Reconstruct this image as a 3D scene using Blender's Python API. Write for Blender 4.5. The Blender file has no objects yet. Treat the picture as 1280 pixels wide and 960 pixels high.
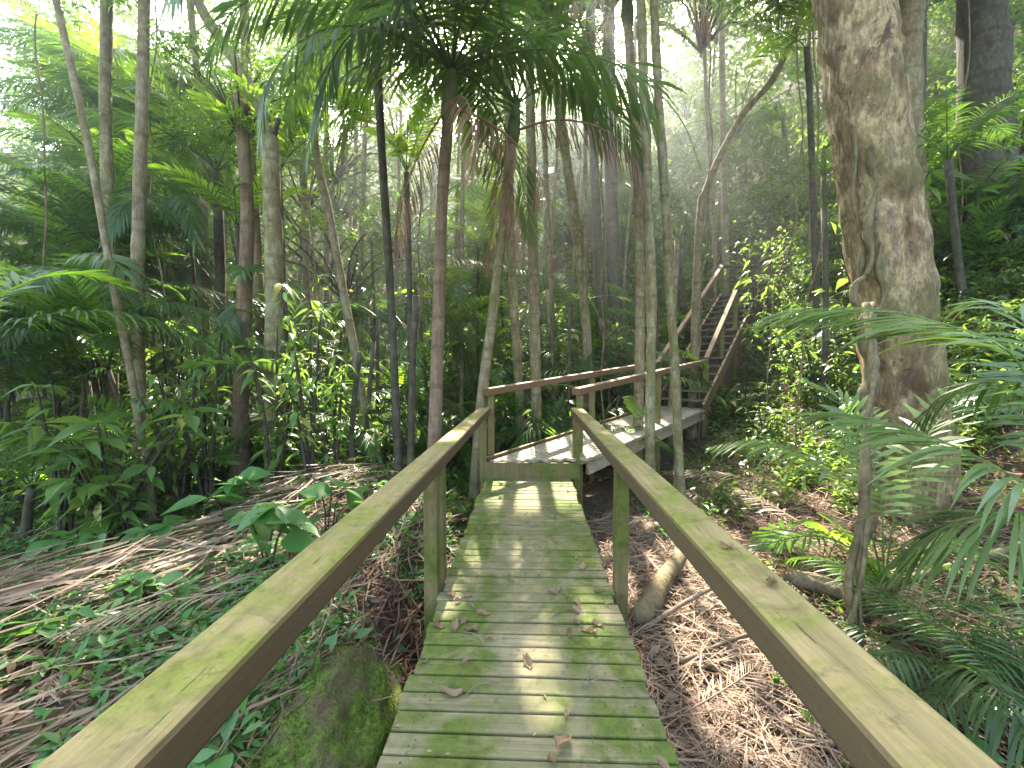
import bpy, math, random
import numpy as np
from mathutils import Vector, Matrix, noise, Euler
R = math.radians
random.seed(11)
rng = np.random.default_rng(11)
scene = bpy.context.scene
COL = scene.collection
rnd = random.uniform

# ------------------------------------------------------------------ camera
H = 1.45
FPX = 540.0
cam_d = bpy.data.cameras.new('camera'); cam = bpy.data.objects.new('camera', cam_d); COL.objects.link(cam)
cam.location = (0, 0, H)
cam.rotation_euler = (R(90 - 2.65), 0, R(2.1))
cam_d.sensor_width = 36; cam_d.lens = FPX / 1280 * 36
cam_d.clip_start = 0.03; cam_d.clip_end = 600
scene.camera = cam
_CR = cam.rotation_euler.to_matrix()
def at(px, py, D):
    """world point seen at photo pixel (px,py) at distance D along the walk"""
    d = _CR @ Vector(((px - 640) / FPX, -(py - 480) / FPX, -1))
    return Vector((0, 0, H)) + d * (D / d.y)

# ------------------------------------------------------------------ terrain
def ss(a, b, x):
    t = min(1, max(0, (x - a) / (b - a))); return t * t * (3 - 2 * t)
def interp(x, pts):
    if x <= pts[0][0]: return pts[0][1]
    for (a, va), (b, vb) in zip(pts, pts[1:]):
        if x <= b: return va + (vb - va) * (x - a) / (b - a)
    (a, va), (b, vb) = pts[-2:]
    return vb + (vb - va) / (b - a) * (x - b)
def ground(x, y):
    yy = max(0, y - 7)
    xe = x - .22 * yy * ss(7, 12, y)
    hx = interp(xe, [(2.2, 0), (3.2, .2), (4.6, .75), (6, 2.5), (8, 4.4), (12, 6.6), (30, 14)])
    hy = interp(y, [(8, 0), (10, .35), (13, 1.9), (18, 4.2), (26, 9.5), (60, 34), (120, 50)])
    hl = interp(y, [(9, 0), (14, .3), (20, 2.2), (28, 7.5), (60, 32), (120, 50)])
    k = ss(-5, 3, x)
    z = -.62 + hx + hy * k + hl * (1 - k)
    # mound on the left of the walk
    m = ss(-.62, -1.15, x) * (1 - ss(4.2, 6.2, y + .35 * (x + 1))) * (1 - .45 * ss(-5, -9, x))
    v = (x + 3.3) * -.92 + (y - 2.6) * .39
    m *= 1 - .8 * ss(.15, 1.3, v)
    z += .50 * m * (1 + .25 * math.sin(x * 1.7 + y))
    z += .10 * noise.noise(Vector((x * .7, y * .7, 0))) + .05 * noise.noise(Vector((x * 2.1, y * 2.1, 3)))
    if y > 12: z += .5 * noise.noise(Vector((x * .15, y * .15, 7)))
    # keep clear under the walkways
    if abs(x) < .75 and y < 6.2: z = min(z, -.30)
    d2 = (x - .1) * .77 - (y - 5.5) * .64
    if abs(d2) < 1.0 and 5 < y < 10.5: z = min(z, -.12 + .07 * (y - 5.5))
    if abs(d2) < .95 and 9 < y < 14: z = min(z, .0 + max(0, (y - 9.5)) * .72)
    return z

# ------------------------------------------------------------------ mesh helpers
class MB:
    def __init__(s): s.v = []; s.f = []
    def add(s, v, f):
        n = len(s.v); s.v.extend([tuple(p) for p in v]); s.f.extend([tuple(i + n for i in q) for q in f])
    def mesh(s, name, mats, smooth=True):
        me = bpy.data.meshes.new(name); me.from_pydata(s.v, [], s.f)
        for m in (mats if isinstance(mats, (list, tuple)) else [mats]): me.materials.append(m)
        if smooth: me.polygons.foreach_set('use_smooth', [True] * len(me.polygons))
        me.update(); return me
def link(name, me, parent=None, loc=None, rot=None, scale=None):
    o = bpy.data.objects.new(name, me); COL.objects.link(o)
    if parent: o.parent = parent
    if loc is not None: o.location = loc
    if rot is not None: o.rotation_euler = rot
    if scale is not None: o.scale = (scale,) * 3 if not hasattr(scale, '__len__') else scale
    return o
def tag(o, label, cat, group=None, kind=None):
    o['label'] = label
    if cat: o['category'] = cat
    if group: o['group'] = group
    if kind: o['kind'] = kind
    return o
def thing(name, label, cat, loc=(0, 0, 0), group=None, rz=0):
    o = bpy.data.objects.new(name, None); COL.objects.link(o); o.location = loc; o.rotation_euler = (0, 0, rz)
    o.empty_display_size = .1
    return tag(o, label, cat, group)

def beam(mb, a, b, w, h, bev=.006, up=Vector((0, 0, 1)), jit=0):
    """rounded rectangular beam from a to b; a,b on the centre line"""
    a = Vector(a); b = Vector(b); t = (b - a).normalized()
    s = t.cross(up)
    if s.length < 1e-4: s = t.cross(Vector((0, 1, 0)))
    s.normalize(); u = s.cross(t).normalized()
    hw, hh = w / 2, h / 2; k = bev
    prof = [(-hw + k, -hh), (hw - k, -hh), (hw - .3 * k, -hh + .3 * k), (hw, -hh + k), (hw, hh - k), (hw - .3 * k, hh - .3 * k), (hw - k, hh),
            (-hw + k, hh), (-hw + .3 * k, hh - .3 * k), (-hw, hh - k), (-hw, -hh + k), (-hw + .3 * k, -hh + .3 * k)]
    L = (b - a).length; n = max(1, int(L / .35)) if jit else 1
    vs = []; fs = []; m = len(prof)
    for i in range(n + 1):
        c = a + (b - a) * (i / n)
        c += s * (jit * noise.noise(c * 1.3)) + u * (jit * noise.noise(c * 1.7 + Vector((5, 5, 5))))
        for (p, q) in prof: vs.append(c + s * p + u * q)
    for i in range(n):
        for j in range(m):
            fs.append((i * m + j, i * m + (j + 1) % m, (i + 1) * m + (j + 1) % m, (i + 1) * m + j))
    fs.append(tuple(range(m - 1, -1, -1))); fs.append(tuple(n * m + j for j in range(m)))
    mb.add(vs, fs)

def tube(mb, pts, radii, n=8, rough=0, freq=3., cap=True, lobes=0, seed=0):
    pts = [Vector(p) for p in pts]; vs = []; fs = []
    ref = None
    for i, p in enumerate(pts):
        t = (pts[min(i + 1, len(pts) - 1)] - pts[max(i - 1, 0)]).normalized()
        if ref is None:
            ref = t.orthogonal().normalized()
        s = (ref - t * ref.dot(t)).normalized(); ref = s
        u = t.cross(s)
        r = radii[i] if hasattr(radii, '__len__') else radii
        for j in range(n):
            a = 2 * math.pi * j / n
            d = s * math.cos(a) + u * math.sin(a)
            rr = r
            if rough: rr *= 1 + rough * noise.noise((p + d * r) * freq + Vector((seed, 0, 0)))
            if lobes: rr *= 1 + lobes * math.sin(a * 5 + seed + p.z * .6) * .5 + lobes * .5 * math.sin(a * 3 + 1.7 * seed)
            vs.append(p + d * rr)
    for i in range(len(pts) - 1):
        for j in range(n):
            fs.append((i * n + j, i * n + (j + 1) % n, (i + 1) * n + (j + 1) % n, (i + 1) * n + j))
    if cap:
        fs.append(tuple(range(n - 1, -1, -1))); fs.append(tuple((len(pts) - 1) * n + j for j in range(n)))
    mb.add(vs, fs)

def smoothpts(ctrl, step=.3):
    """Catmull-Rom through control points"""
    P = [Vector(c) for c in ctrl]; P = [P[0] * 2 - P[1]] + P + [P[-1] * 2 - P[-2]]
    out = []
    for i in range(1, len(P) - 2):
        n = max(2, int((P[i + 1] - P[i]).length / step))
        for k in range(n):
            t = k / n
            out.append(.5 * ((2 * P[i]) + (-P[i - 1] + P[i + 1]) * t + (2 * P[i - 1] - 5 * P[i] + 4 * P[i + 1] - P[i + 2]) * t * t
                             + (-P[i - 1] + 3 * P[i] - 3 * P[i + 1] + P[i + 2]) * t ** 3))
    out.append(P[-2]); return out

# numpy leaves: 5 verts, 2 quads each (folded along the midrib, tip drooping)
def leaf_arrays(c, d, nrm, ln, wd, fold=.25, droop=.15):
    c = np.asarray(c, float); d = np.asarray(d, float); nrm = np.asarray(nrm, float)
    d /= np.linalg.norm(d, axis=1)[:, None] + 1e-9
    s = np.cross(d, nrm); s /= np.linalg.norm(s, axis=1)[:, None] + 1e-9
    u = np.cross(s, d)
    ln = np.asarray(ln, float).reshape(-1, 1) * np.ones((len(c), 1)); wd = np.asarray(wd, float).reshape(-1, 1) * np.ones((len(c), 1))
    v = np.stack([c, c + d * ln * .45 + s * wd * .5 + u * fold * wd * .5, c + d * ln - u * ln * droop,
                  c + d * ln * .5, c + d * ln * .45 - s * wd * .5 + u * fold * wd * .5], axis=1)
    N = len(c); V = v.reshape(-1, 3)
    b = (np.arange(N) * 5)[:, None]
    F = np.concatenate([b + np.array([0, 3, 2, 1]), b + np.array([0, 4, 2, 3])], axis=0)
    return V, F
def leaf_hi(c, d, nrm, ln, wd, fold=.25, droop=.3):
    c = np.asarray(c, float); d = np.asarray(d, float); nrm = np.asarray(nrm, float)
    d = d / (np.linalg.norm(d, axis=1)[:, None] + 1e-9)
    s = np.cross(d, nrm); s /= np.linalg.norm(s, axis=1)[:, None] + 1e-9
    u = np.cross(s, d); n = len(c)
    ln = np.asarray(ln, float).reshape(-1, 1) * np.ones((n, 1)); wd = np.asarray(wd, float).reshape(-1, 1) * np.ones((n, 1))
    dr = droop * rng.uniform(.4, 1.6, (n, 1)); rows = []
    for f, k in ((0, .06), (.14, .55), (.38, 1.), (.65, .78), (.87, .3), (1.07, .01)):
        m = c + d * ln * (f - .12 * dr * f * f) - np.array([0, 0, 1]) * ln * dr * f * f
        rows += [m + s * wd * .5 * k + u * fold * wd * .5 * k, m, m - s * wd * .5 * k + u * fold * wd * .5 * k]
    V = np.stack(rows, 1).reshape(-1, 3); b = (np.arange(n) * 18)[:, None]
    F = np.concatenate([b + np.array([3 * i + j, 3 * i + j + 1, 3 * i + j + 4, 3 * i + j + 3]) for i in range(5) for j in (0, 1)])
    return V, F
def np_mesh(name, V, F, mat, smooth=False, tris=None):
    me = bpy.data.meshes.new(name)
    nf = len(F)
    me.vertices.add(len(V)); me.vertices.foreach_set('co', np.asarray(V, np.float32).ravel())
    me.loops.add(nf * 4); me.loops.foreach_set('vertex_index', np.asarray(F, np.int32).ravel())
    me.polygons.add(nf); me.polygons.foreach_set('loop_start', np.arange(nf, dtype=np.int32) * 4)
    me.polygons.foreach_set('loop_total', np.full(nf, 4, np.int32))
    if smooth: me.polygons.foreach_set('use_smooth', np.ones(nf, bool))
    for m in (mat if isinstance(mat, (list, tuple)) else [mat]): me.materials.append(m)
    me.update(calc_edges=True); return me
def combine(parts):
    V = []; F = []; n = 0
    for v, f in parts:
        V.append(v); F.append(f + n); n += len(v)
    return np.concatenate(V), np.concatenate(F)
def rdir(n, zb=0., zs=1.):
    a = rng.normal(size=(n, 3)); a[:, 2] = a[:, 2] * zs + zb
    return a / np.linalg.norm(a, axis=1)[:, None]

# ------------------------------------------------------------------ materials
def nodes(name):
    m = bpy.data.materials.new(name); m.use_nodes = True; nt = m.node_tree; nt.nodes.clear()
    return m, nt
def N(nt, t, **kw):
    n = nt.nodes.new(t)
    for k, v in kw.items():
        if k.startswith('i_'):
            n.inputs[k[2:].replace('_', ' ')].default_value = v
        else: setattr(n, k, v)
    return n
def ramp(nt, src, stops, interp_='LINEAR'):
    r = N(nt, 'ShaderNodeValToRGB'); r.color_ramp.interpolation = interp_
    el = r.color_ramp.elements
    while len(el) < len(stops): el.new(.5)
    for e, (p, c) in zip(el, stops):
        e.position = p; e.color = (*c, 1) if len(c) == 3 else c
    nt.links.new(src, r.inputs[0]); return r.outputs[0]
def mixc(nt, fac, a, b, mode='MIX'):
    m = N(nt, 'ShaderNodeMix', data_type='RGBA', blend_type=mode)
    for sock, v in ((m.inputs[0], fac), (m.inputs[6], a), (m.inputs[7], b)):
        if isinstance(v, (int, float)): sock.default_value = v
        elif isinstance(v, tuple): sock.default_value = (*v, 1)
        else: nt.links.new(v, sock)
    return m.outputs[2]
def coords(nt, kind='Object', scale=(1, 1, 1)):
    tc = N(nt, 'ShaderNodeTexCoord'); mp = N(nt, 'ShaderNodeMapping'); mp.inputs['Scale'].default_value = scale
    nt.links.new(tc.outputs[kind], mp.inputs[0]); return mp.outputs[0]
def wpos(nt, scale=(1, 1, 1)):
    g = N(nt, 'ShaderNodeNewGeometry'); mp = N(nt, 'ShaderNodeMapping'); mp.inputs['Scale'].default_value = scale
    nt.links.new(g.outputs['Position'], mp.inputs[0]); return mp.outputs[0]
def noise_(nt, vec, scale, detail=4, rough=.6, dist=0):
    n = N(nt, 'ShaderNodeTexNoise'); n.inputs['Scale'].default_value = scale; n.inputs['Detail'].default_value = detail
    n.inputs['Roughness'].default_value = rough; n.inputs['Distortion'].default_value = dist
    nt.links.new(vec, n.inputs['Vector']); return n.outputs['Fac']
def bump(nt, h, strength=.4, dist=.02):
    b = N(nt, 'ShaderNodeBump'); b.inputs['Strength'].default_value = strength; b.inputs['Distance'].default_value = dist
    nt.links.new(h, b.inputs['Height']); return b.outputs[0]
def finish(nt, col, rough=.8, nrm=None, spec=.3, trans=None, tfac=.4):
    p = N(nt, 'ShaderNodeBsdfPrincipled'); o = N(nt, 'ShaderNodeOutputMaterial')
    if isinstance(col, tuple): p.inputs['Base Color'].default_value = (*col, 1)
    else: nt.links.new(col, p.inputs['Base Color'])
    if isinstance(rough, (int, float)): p.inputs['Roughness'].default_value = rough
    else: nt.links.new(rough, p.inputs['Roughness'])
    p.inputs['Specular IOR Level'].default_value = spec
    if nrm: nt.links.new(nrm, p.inputs['Normal'])
    if trans is None: nt.links.new(p.outputs[0], o.inputs[0]); return
    t = N(nt, 'ShaderNodeBsdfTranslucent'); nt.links.new(trans, t.inputs[0])
    m = N(nt, 'ShaderNodeMixShader'); m.inputs[0].default_value = tfac
    nt.links.new(p.outputs[0], m.inputs[1]); nt.links.new(t.outputs[0], m.inputs[2]); nt.links.new(m.outputs[0], o.inputs[0])

def leaf_mat(name, dark, light, glow, rough=.38, tfac=.42, spec=.5, odd=None):
    m, nt = nodes(name)
    g = N(nt, 'ShaderNodeNewGeometry'); oi = N(nt, 'ShaderNodeObjectInfo')
    c = mixc(nt, g.outputs['Random Per Island'], dark, light)
    nz = noise_(nt, wpos(nt), 1.3, 2)
    c = mixc(nt, ramp(nt, nz, [(.35, (0, 0, 0)), (.7, (1, 1, 1))]), c, tuple(x * .7 for x in dark))
    c = mixc(nt, oi.outputs['Random'], c, mixc(nt, .55, c, light))
    if odd: # a few yellowed leaves
        c = mixc(nt, ramp(nt, g.outputs['Random Per Island'], [(.955, (0, 0, 0)), (.96, (1, 1, 1))]), c, odd)
    tr = mixc(nt, g.outputs['Random Per Island'], glow, tuple(x * .6 for x in glow))
    tr = mixc(nt, oi.outputs['Random'], tr, mixc(nt, .5, tr, light))
    finish(nt, c, rough, None, spec, tr, tfac)
    return m

M = {}
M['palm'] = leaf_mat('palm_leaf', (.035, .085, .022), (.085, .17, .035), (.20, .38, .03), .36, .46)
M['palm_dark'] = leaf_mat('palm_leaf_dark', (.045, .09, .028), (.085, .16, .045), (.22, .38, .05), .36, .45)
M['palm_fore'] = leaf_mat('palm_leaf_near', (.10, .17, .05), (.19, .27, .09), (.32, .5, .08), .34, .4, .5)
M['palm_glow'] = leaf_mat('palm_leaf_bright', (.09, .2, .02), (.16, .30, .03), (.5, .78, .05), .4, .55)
M['leaf'] = leaf_mat('broad_leaf', (.04, .10, .022), (.10, .20, .035), (.26, .46, .04), .34, .45, .5, (.3, .24, .04))
M['leaf_pale'] = leaf_mat('broad_leaf_pale', (.075, .15, .035), (.15, .26, .06), (.38, .58, .07), .32, .48, .55, (.35, .3, .06))
M['leaf_far'] = leaf_mat('far_leaf', (.045, .10, .03), (.13, .22, .05), (.32, .48, .06), .45, .45)
M['seedling'] = leaf_mat('seedling_leaf', (.05, .14, .035), (.10, .24, .06), (.24, .46, .06), .38, .4)
M['dead'] = leaf_mat('dead_leaf', (.13, .08, .045), (.42, .29, .18), (.36, .22, .1), .6, .2, .25)
M['straw'] = leaf_mat('dead_frond_leaf', (.12, .075, .05), (.46, .33, .23), (.36, .25, .13), .6, .15, .25)
M['redstraw'] = leaf_mat('red_brown_fibre', (.13, .075, .05), (.36, .22, .15), (.2, .1, .06), .6, .15, .25)

def wood(name, base, green, greenish=.5, bright=1., grain=(3, 3, 40), dark=(.02, .018, .012), side=None, path=False):
    m, nt = nodes(name)
    g = N(nt, 'ShaderNodeNewGeometry')
    p = wpos(nt); n1 = noise_(nt, p, 2.6, 6, .68, .5); n2 = noise_(nt, p, 17, 6, .75); n3 = noise_(nt, wpos(nt, grain), 1., 6, .75)
    n5 = noise_(nt, wpos(nt, tuple(q * 3 for q in grain)), 1., 4, .6); n6 = noise_(nt, p, 6.5, 4, .6, 1.)
    c = mixc(nt, g.outputs['Random Per Island'], tuple(x * .82 for x in base), tuple(min(1, x * 1.12) for x in base))
    c = mixc(nt, ramp(nt, n3, [(.32, (0, 0, 0)), (.68, (1, 1, 1))]), c, mixc(nt, .55, c, dark))
    lo = .62 - .3 * greenish
    gf = ramp(nt, n1, [(lo, (0, 0, 0)), (lo + .14, (.92, .92, .92))])
    if path:   # boards trodden paler along the middle, greener towards the edges
        sx = N(nt, 'ShaderNodeSeparateXYZ'); nt.links.new(p, sx.inputs[0]); ab = N(nt, 'ShaderNodeMath', operation='ABSOLUTE'); nt.links.new(sx.outputs[0], ab.inputs[0])
        ad = N(nt, 'ShaderNodeMath', operation='ADD'); nt.links.new(ab.outputs[0], ad.inputs[0]); sc_ = N(nt, 'ShaderNodeMath', operation='MULTIPLY'); sc_.inputs[1].default_value = .7; nt.links.new(n6, sc_.inputs[0]); nt.links.new(sc_.outputs[0], ad.inputs[1])
        gf = mixc(nt, 1., gf, ramp(nt, ad.outputs[0], [(.42, (.25,) * 3), (.62, (1, 1, 1))]), 'MULTIPLY')
    c = mixc(nt, gf, c, mixc(nt, ramp(nt, n2, [(.4, (0, 0, 0)), (.6, (1, 1, 1))]), tuple(x * .55 for x in green), green))
    c = mixc(nt, ramp(nt, n2, [(.56, (0, 0, 0)), (.68, (.75, .75, .75))]), c, mixc(nt, .6, c, dark))
    c = mixc(nt, ramp(nt, n6, [(.56, (0, 0, 0)), (.74, (.6,) * 3)]), c, mixc(nt, .65, c, dark))
    c = mixc(nt, ramp(nt, n5, [(.66, (0, 0, 0)), (.70, (.8,) * 3)]), c, dark)      # drying cracks along the grain
    if side:  # shade on the side faces painted into the wood as a darker brown
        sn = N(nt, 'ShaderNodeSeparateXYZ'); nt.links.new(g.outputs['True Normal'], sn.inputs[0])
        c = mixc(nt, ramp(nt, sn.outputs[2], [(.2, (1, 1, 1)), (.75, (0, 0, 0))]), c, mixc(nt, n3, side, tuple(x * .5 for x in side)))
    ad2 = N(nt, 'ShaderNodeMath', operation='ADD'); nt.links.new(n3, ad2.inputs[0]); nt.links.new(n2, ad2.inputs[1])
    finish(nt, c, .8, bump(nt, ad2.outputs[0], .55, .006), .25); return m
M['plank'] = wood('deck_plank_wood', (.30, .25, .14), (.115, .155, .022), .78, grain=(1.5, 45, 20), path=True)
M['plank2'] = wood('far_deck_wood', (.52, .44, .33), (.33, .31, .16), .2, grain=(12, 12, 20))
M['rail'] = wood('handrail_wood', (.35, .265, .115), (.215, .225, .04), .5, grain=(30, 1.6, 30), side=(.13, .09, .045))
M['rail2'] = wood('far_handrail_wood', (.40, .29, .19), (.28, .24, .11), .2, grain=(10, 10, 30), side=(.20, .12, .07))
M['post'] = wood('post_wood', (.21, .16, .07), (.115, .14, .025), .6, grain=(30, 30, 2))
M['stairw'] = wood('stair_wood', (.20, .17, .13), (.09, .10, .05), .3, grain=(8, 8, 30))
M['under'] = wood('under_frame_wood', (.06, .05, .035), (.04, .05, .02), .4)

def bark(name, a, b, lichen, moss, amt=.5, sc=(6, 6, 2.2), bm=.5):
    m, nt = nodes(name)
    n1 = noise_(nt, wpos(nt, sc), 1.2, 6, .65, .4); n2 = noise_(nt, wpos(nt), 7, 4, .6); n3 = noise_(nt, wpos(nt, (1.3, 1.3, .6)), 1.6, 4, .6)
    c = ramp(nt, n1, [(.3, a), (.52, b), (.75, tuple(x * .6 for x in a))])
    c = mixc(nt, ramp(nt, n2, [(.52, (0, 0, 0)), (.62, (amt,) * 3)]), c, lichen)
    c = mixc(nt, ramp(nt, n3, [(.5, (0, 0, 0)), (.68, (.75,) * 3)]), c, moss)
    big = noise_(nt, wpos(nt, (3.5, 3.5, 1.8)), 1.6, 5, .65)
    c = mixc(nt, ramp(nt, big, [(.53, (0, 0, 0)), (.57, (amt * .8,) * 3)]), c, lichen)
    ring = N(nt, 'ShaderNodeTexNoise', noise_dimensions='1D'); ring.inputs['Scale'].default_value = 9; ring.inputs['Detail'].default_value = 2
    sp = N(nt, 'ShaderNodeSeparateXYZ'); nt.links.new(wpos(nt), sp.inputs[0]); oi = N(nt, 'ShaderNodeObjectInfo'); ma = N(nt, 'ShaderNodeMath', operation='MULTIPLY_ADD'); ma.inputs[1].default_value = 60; nt.links.new(oi.outputs['Random'], ma.inputs[0]); nt.links.new(sp.outputs[2], ma.inputs[2]); nt.links.new(ma.outputs[0], ring.inputs['W'])
    c = mixc(nt, ramp(nt, ring.outputs['Fac'], [(.60, (0, 0, 0)), (.66, (.35,) * 3)]), c, tuple(x * .4 for x in a))
    fine = noise_(nt, wpos(nt, (22, 22, 7)), 1.2, 5, .7)
    c = mixc(nt, ramp(nt, fine, [(.35, (.5,) * 3), (.6, (0, 0, 0))]), c, tuple(x * .4 for x in a))
    bb = N(nt, 'ShaderNodeMath', operation='ADD'); nt.links.new(n1, bb.inputs[0]); nt.links.new(fine, bb.inputs[1])
    finish(nt, c, .88, bump(nt, bb.outputs[0], bm, .03), .2); return m
M['bark'] = bark('slender_bark', (.15, .11, .06), (.26, .20, .12), (.34, .32, .2), (.13, .14, .04), .55)
M['bark_dark'] = bark('dark_bark', (.045, .035, .028), (.10, .085, .06), (.14, .14, .10), (.05, .06, .03), .5)
M['bark_moss'] = bark('mossy_bark', (.14, .12, .07), (.24, .2, .1), (.34, .32, .19), (.12, .15, .03), .7)
M['bark_red'] = bark('red_bark', (.13, .085, .055), (.23, .155, .10), (.26, .2, .14), (.12, .1, .05), .4, (9, 9, 1.2))
def big_bark():
    m, nt = nodes('big_tree_bark')
    n1 = noise_(nt, wpos(nt, (2.6, 2.6, 1.5)), 1.3, 8, .68, .4); n2 = noise_(nt, wpos(nt, (6, 6, 2.2)), 1.3, 8, .72, .4); n3 = noise_(nt, wpos(nt, (24, 24, 8)), 1., 6, .75)
    n4 = noise_(nt, wpos(nt), 1.1, 3, .5)
    c = ramp(nt, n1, [(.36, (.12, .07, .035)), (.44, (.29, .19, .10)), (.51, (.38, .28, .155)), (.54, (.62, .47, .25)), (.61, (.36, .27, .165))])
    c = mixc(nt, ramp(nt, n2, [(.57, (0, 0, 0)), (.62, (.85,) * 3)]), c, (.11, .075, .05))
    c = mixc(nt, ramp(nt, n3, [(.38, (.7,) * 3), (.55, (0, 0, 0))]), c, (.10, .08, .05))
    c = mixc(nt, ramp(nt, n4, [(.5, (0, 0, 0)), (.66, (.6,) * 3)]), c, (.17, .18, .06))
    a = N(nt, 'ShaderNodeMath', operation='ADD'); nt.links.new(n1, a.inputs[0]); nt.links.new(n3, a.inputs[1])
    b = N(nt, 'ShaderNodeMath', operation='SUBTRACT'); nt.links.new(a.outputs[0], b.inputs[0]); nt.links.new(n2, b.inputs[1])
    finish(nt, c, .9, bump(nt, b.outputs[0], 1., .05), .2); return m
M['bark_big'] = big_bark()
M['vine'] = bark('vine_bark', (.10, .07, .04), (.22, .165, .09), (.26, .22, .13), (.12, .12, .05), .5)
M['log'] = bark('log_bark', (.15, .10, .07), (.28, .21, .15), (.3, .25, .18), (.1, .12, .04), .3)

def soil():
    m, nt = nodes('forest_floor_soil')
    p = wpos(nt); n1 = noise_(nt, p, 1.1, 5, .6); n2 = noise_(nt, p, 18, 6, .75); v = N(nt, 'ShaderNodeTexVoronoi'); v.inputs['Scale'].default_value = 26
    nt.links.new(p, v.inputs['Vector'])
    c = ramp(nt, n2, [(.3, (.035, .024, .016)), (.5, (.09, .062, .042)), (.72, (.19, .14, .095))])
    c = mixc(nt, .35, c, v.outputs['Color'], 'SOFT_LIGHT')
    c = mixc(nt, ramp(nt, n1, [(.52, (0, 0, 0)), (.7, (.7,) * 3)]), c, (.05, .07, .022))
    finish(nt, c, .95, bump(nt, n2, .8, .04), .1); return m
M['soil'] = soil()
def moss():
    m, nt = nodes('moss_rock')
    p = wpos(nt); n1 = noise_(nt, p, 3.0, 5, .7); n2 = noise_(nt, p, 40, 4, .8)
    c = ramp(nt, n2, [(.3, (.035, .045, .012)), (.5, (.09, .14, .025)), (.72, (.2, .27, .05))])
    c = mixc(nt, ramp(nt, n1, [(.46, (0, 0, 0)), (.58, (1,) * 3)]), c, (.12, .09, .055))
    finish(nt, c, .95, bump(nt, n2, 1., .03), .1); return m
M['moss'] = moss()
def plain(name, col, rough=.7, var=.3):
    m, nt = nodes(name); n = noise_(nt, wpos(nt), 9, 4)
    finish(nt, ramp(nt, n, [(.3, tuple(x * (1 - var) for x in col)), (.7, tuple(min(1, x * (1 + var)) for x in col))]), rough, None, .3); return m
M['stem'] = plain('green_stem', (.09, .12, .04))
M['stem_dark'] = plain('dark_stem', (.05, .04, .03))
M['twig'] = plain('twig_wood', (.20, .15, .11))
M['orange'] = plain('orange_leaf', (.75, .28, .03), .5)

# ------------------------------------------------------------------ world and sun
SUN_EL, SUN_AZ = R(47), R(-2)
w = bpy.data.worlds.new('World'); scene.world = w; w.use_nodes = True; nt = w.node_tree
bg = nt.nodes['Background']; sky = nt.nodes.new('ShaderNodeTexSky'); sky.sky_type = 'NISHITA'; sky.sun_disc = False
sky.sun_elevation = SUN_EL; sky.sun_rotation = SUN_AZ; sky.air_density = 1.0; sky.dust_density = 3.0; sky.ozone_density = 1
nt.links.new(mixc(nt, 1., sky.outputs[0], (1.06, 1.0, .84), 'MULTIPLY'), bg.inputs[0]); bg.inputs[1].default_value = 1.6
sd = bpy.data.lights.new('sun', 'SUN'); sd.energy = 34; sd.angle = R(.7); sd.color = (1, .94, .82)
so = bpy.data.objects.new('sun', sd); COL.objects.link(so)
SUN = Vector((math.sin(SUN_AZ) * math.cos(SUN_EL), math.cos(SUN_AZ) * math.cos(SUN_EL), math.sin(SUN_EL)))
so.rotation_euler = SUN.to_track_quat('Z', 'Y').to_euler(); so.location = (0, 0, 30)

# ------------------------------------------------------------------ ground sheet
def axis(pts):
    out = []
    for (a, b, st) in pts:
        n = max(1, int(round((b - a) / st))); out += [a + (b - a) * i / n for i in range(n)]
    return out + [pts[-1][1]]
xs = axis([(-140, -30, 10), (-30, -9, 1.2), (-9, 9, .12), (9, 30, 1.2), (30, 140, 10)])
ys = axis([(-40, -4, 3), (-4, 0, .5), (0, 12, .12), (12, 30, .9), (30, 150, 6)])
V = [(x, y, ground(x, y)) for y in ys for x in xs]; nx = len(xs)
F = [(j * nx + i, j * nx + i + 1, (j + 1) * nx + i + 1, (j + 1) * nx + i) for j in range(len(ys) - 1) for i in range(nx - 1)]
gm = np_mesh('forest_floor', np.array(V), np.array(F), M['soil'], True)
tag(link('forest_floor', gm), 'brown leaf strewn forest floor rising into a hillside', 'ground', kind='structure')

# sunlit spots: (point, radius). Canopy leaves stay out of the ways the light takes to reach them.
LIT = [((2.2, 2.1, 1.0), .55), ((3.0, 3.3, .8), .6), ((4.2, 6.3, .5), .6), ((5.0, 7.4, 1.3), .7), ((3.6, 5.6, .1), .45), ((6.6, 8.2, 3.0), .6), ((4.4, 4.4, .2), .4), ((.0, 4.95, 0), .5), ((.65, 6.1, .2), 1.0), ((1.6, 7.3, .3), .3), ((1.4, 4.6, -.6), .9), ((1.9, 3.5, -.6), .7), ((1.25, 2.7, -.6), .4), ((-2.4, 4.3, .1), .5), ((-3.0, 2.9, .0), .3), ((-1.3, 3.0, .0), .25), ((3.2, 4.8, -.2), .6), ((-1.05, 4.3, -.4), .35),
       ((-.25, 3.2, 0), .16), ((.28, 2.45, 0), .14), ((.05, 1.9, 0), .12), ((1.0, 1.0, .9), .16), ((-.6, 3.4, .9), .14), ((2.6, 5.4, -.4), .5), ((3.8, 7.2, .4), .6),
       ((4.8, 8.6, 1.6), .8), ((6.2, 10.5, 2.5), 1.0), ((-1.8, 1.6, 0), .2), ((-2.8, 3.2, -.1), .3), ((5.8, 6.0, 2.4), .5),((2.2, 7.9, 1.4), .35)]
LIT = [(Vector(p), r) for p, r in LIT]
def in_light(p, grow=0.):
    for q, r in LIT:
        d = p - q; t = d.dot(SUN)
        if t > 1.0 and (d - SUN * t).length < r + grow: return True
    return False
LQ = np.array([list(p) for p, r in LIT]); LR = np.array([r for p, r in LIT]); SN = np.array(SUN)
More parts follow.
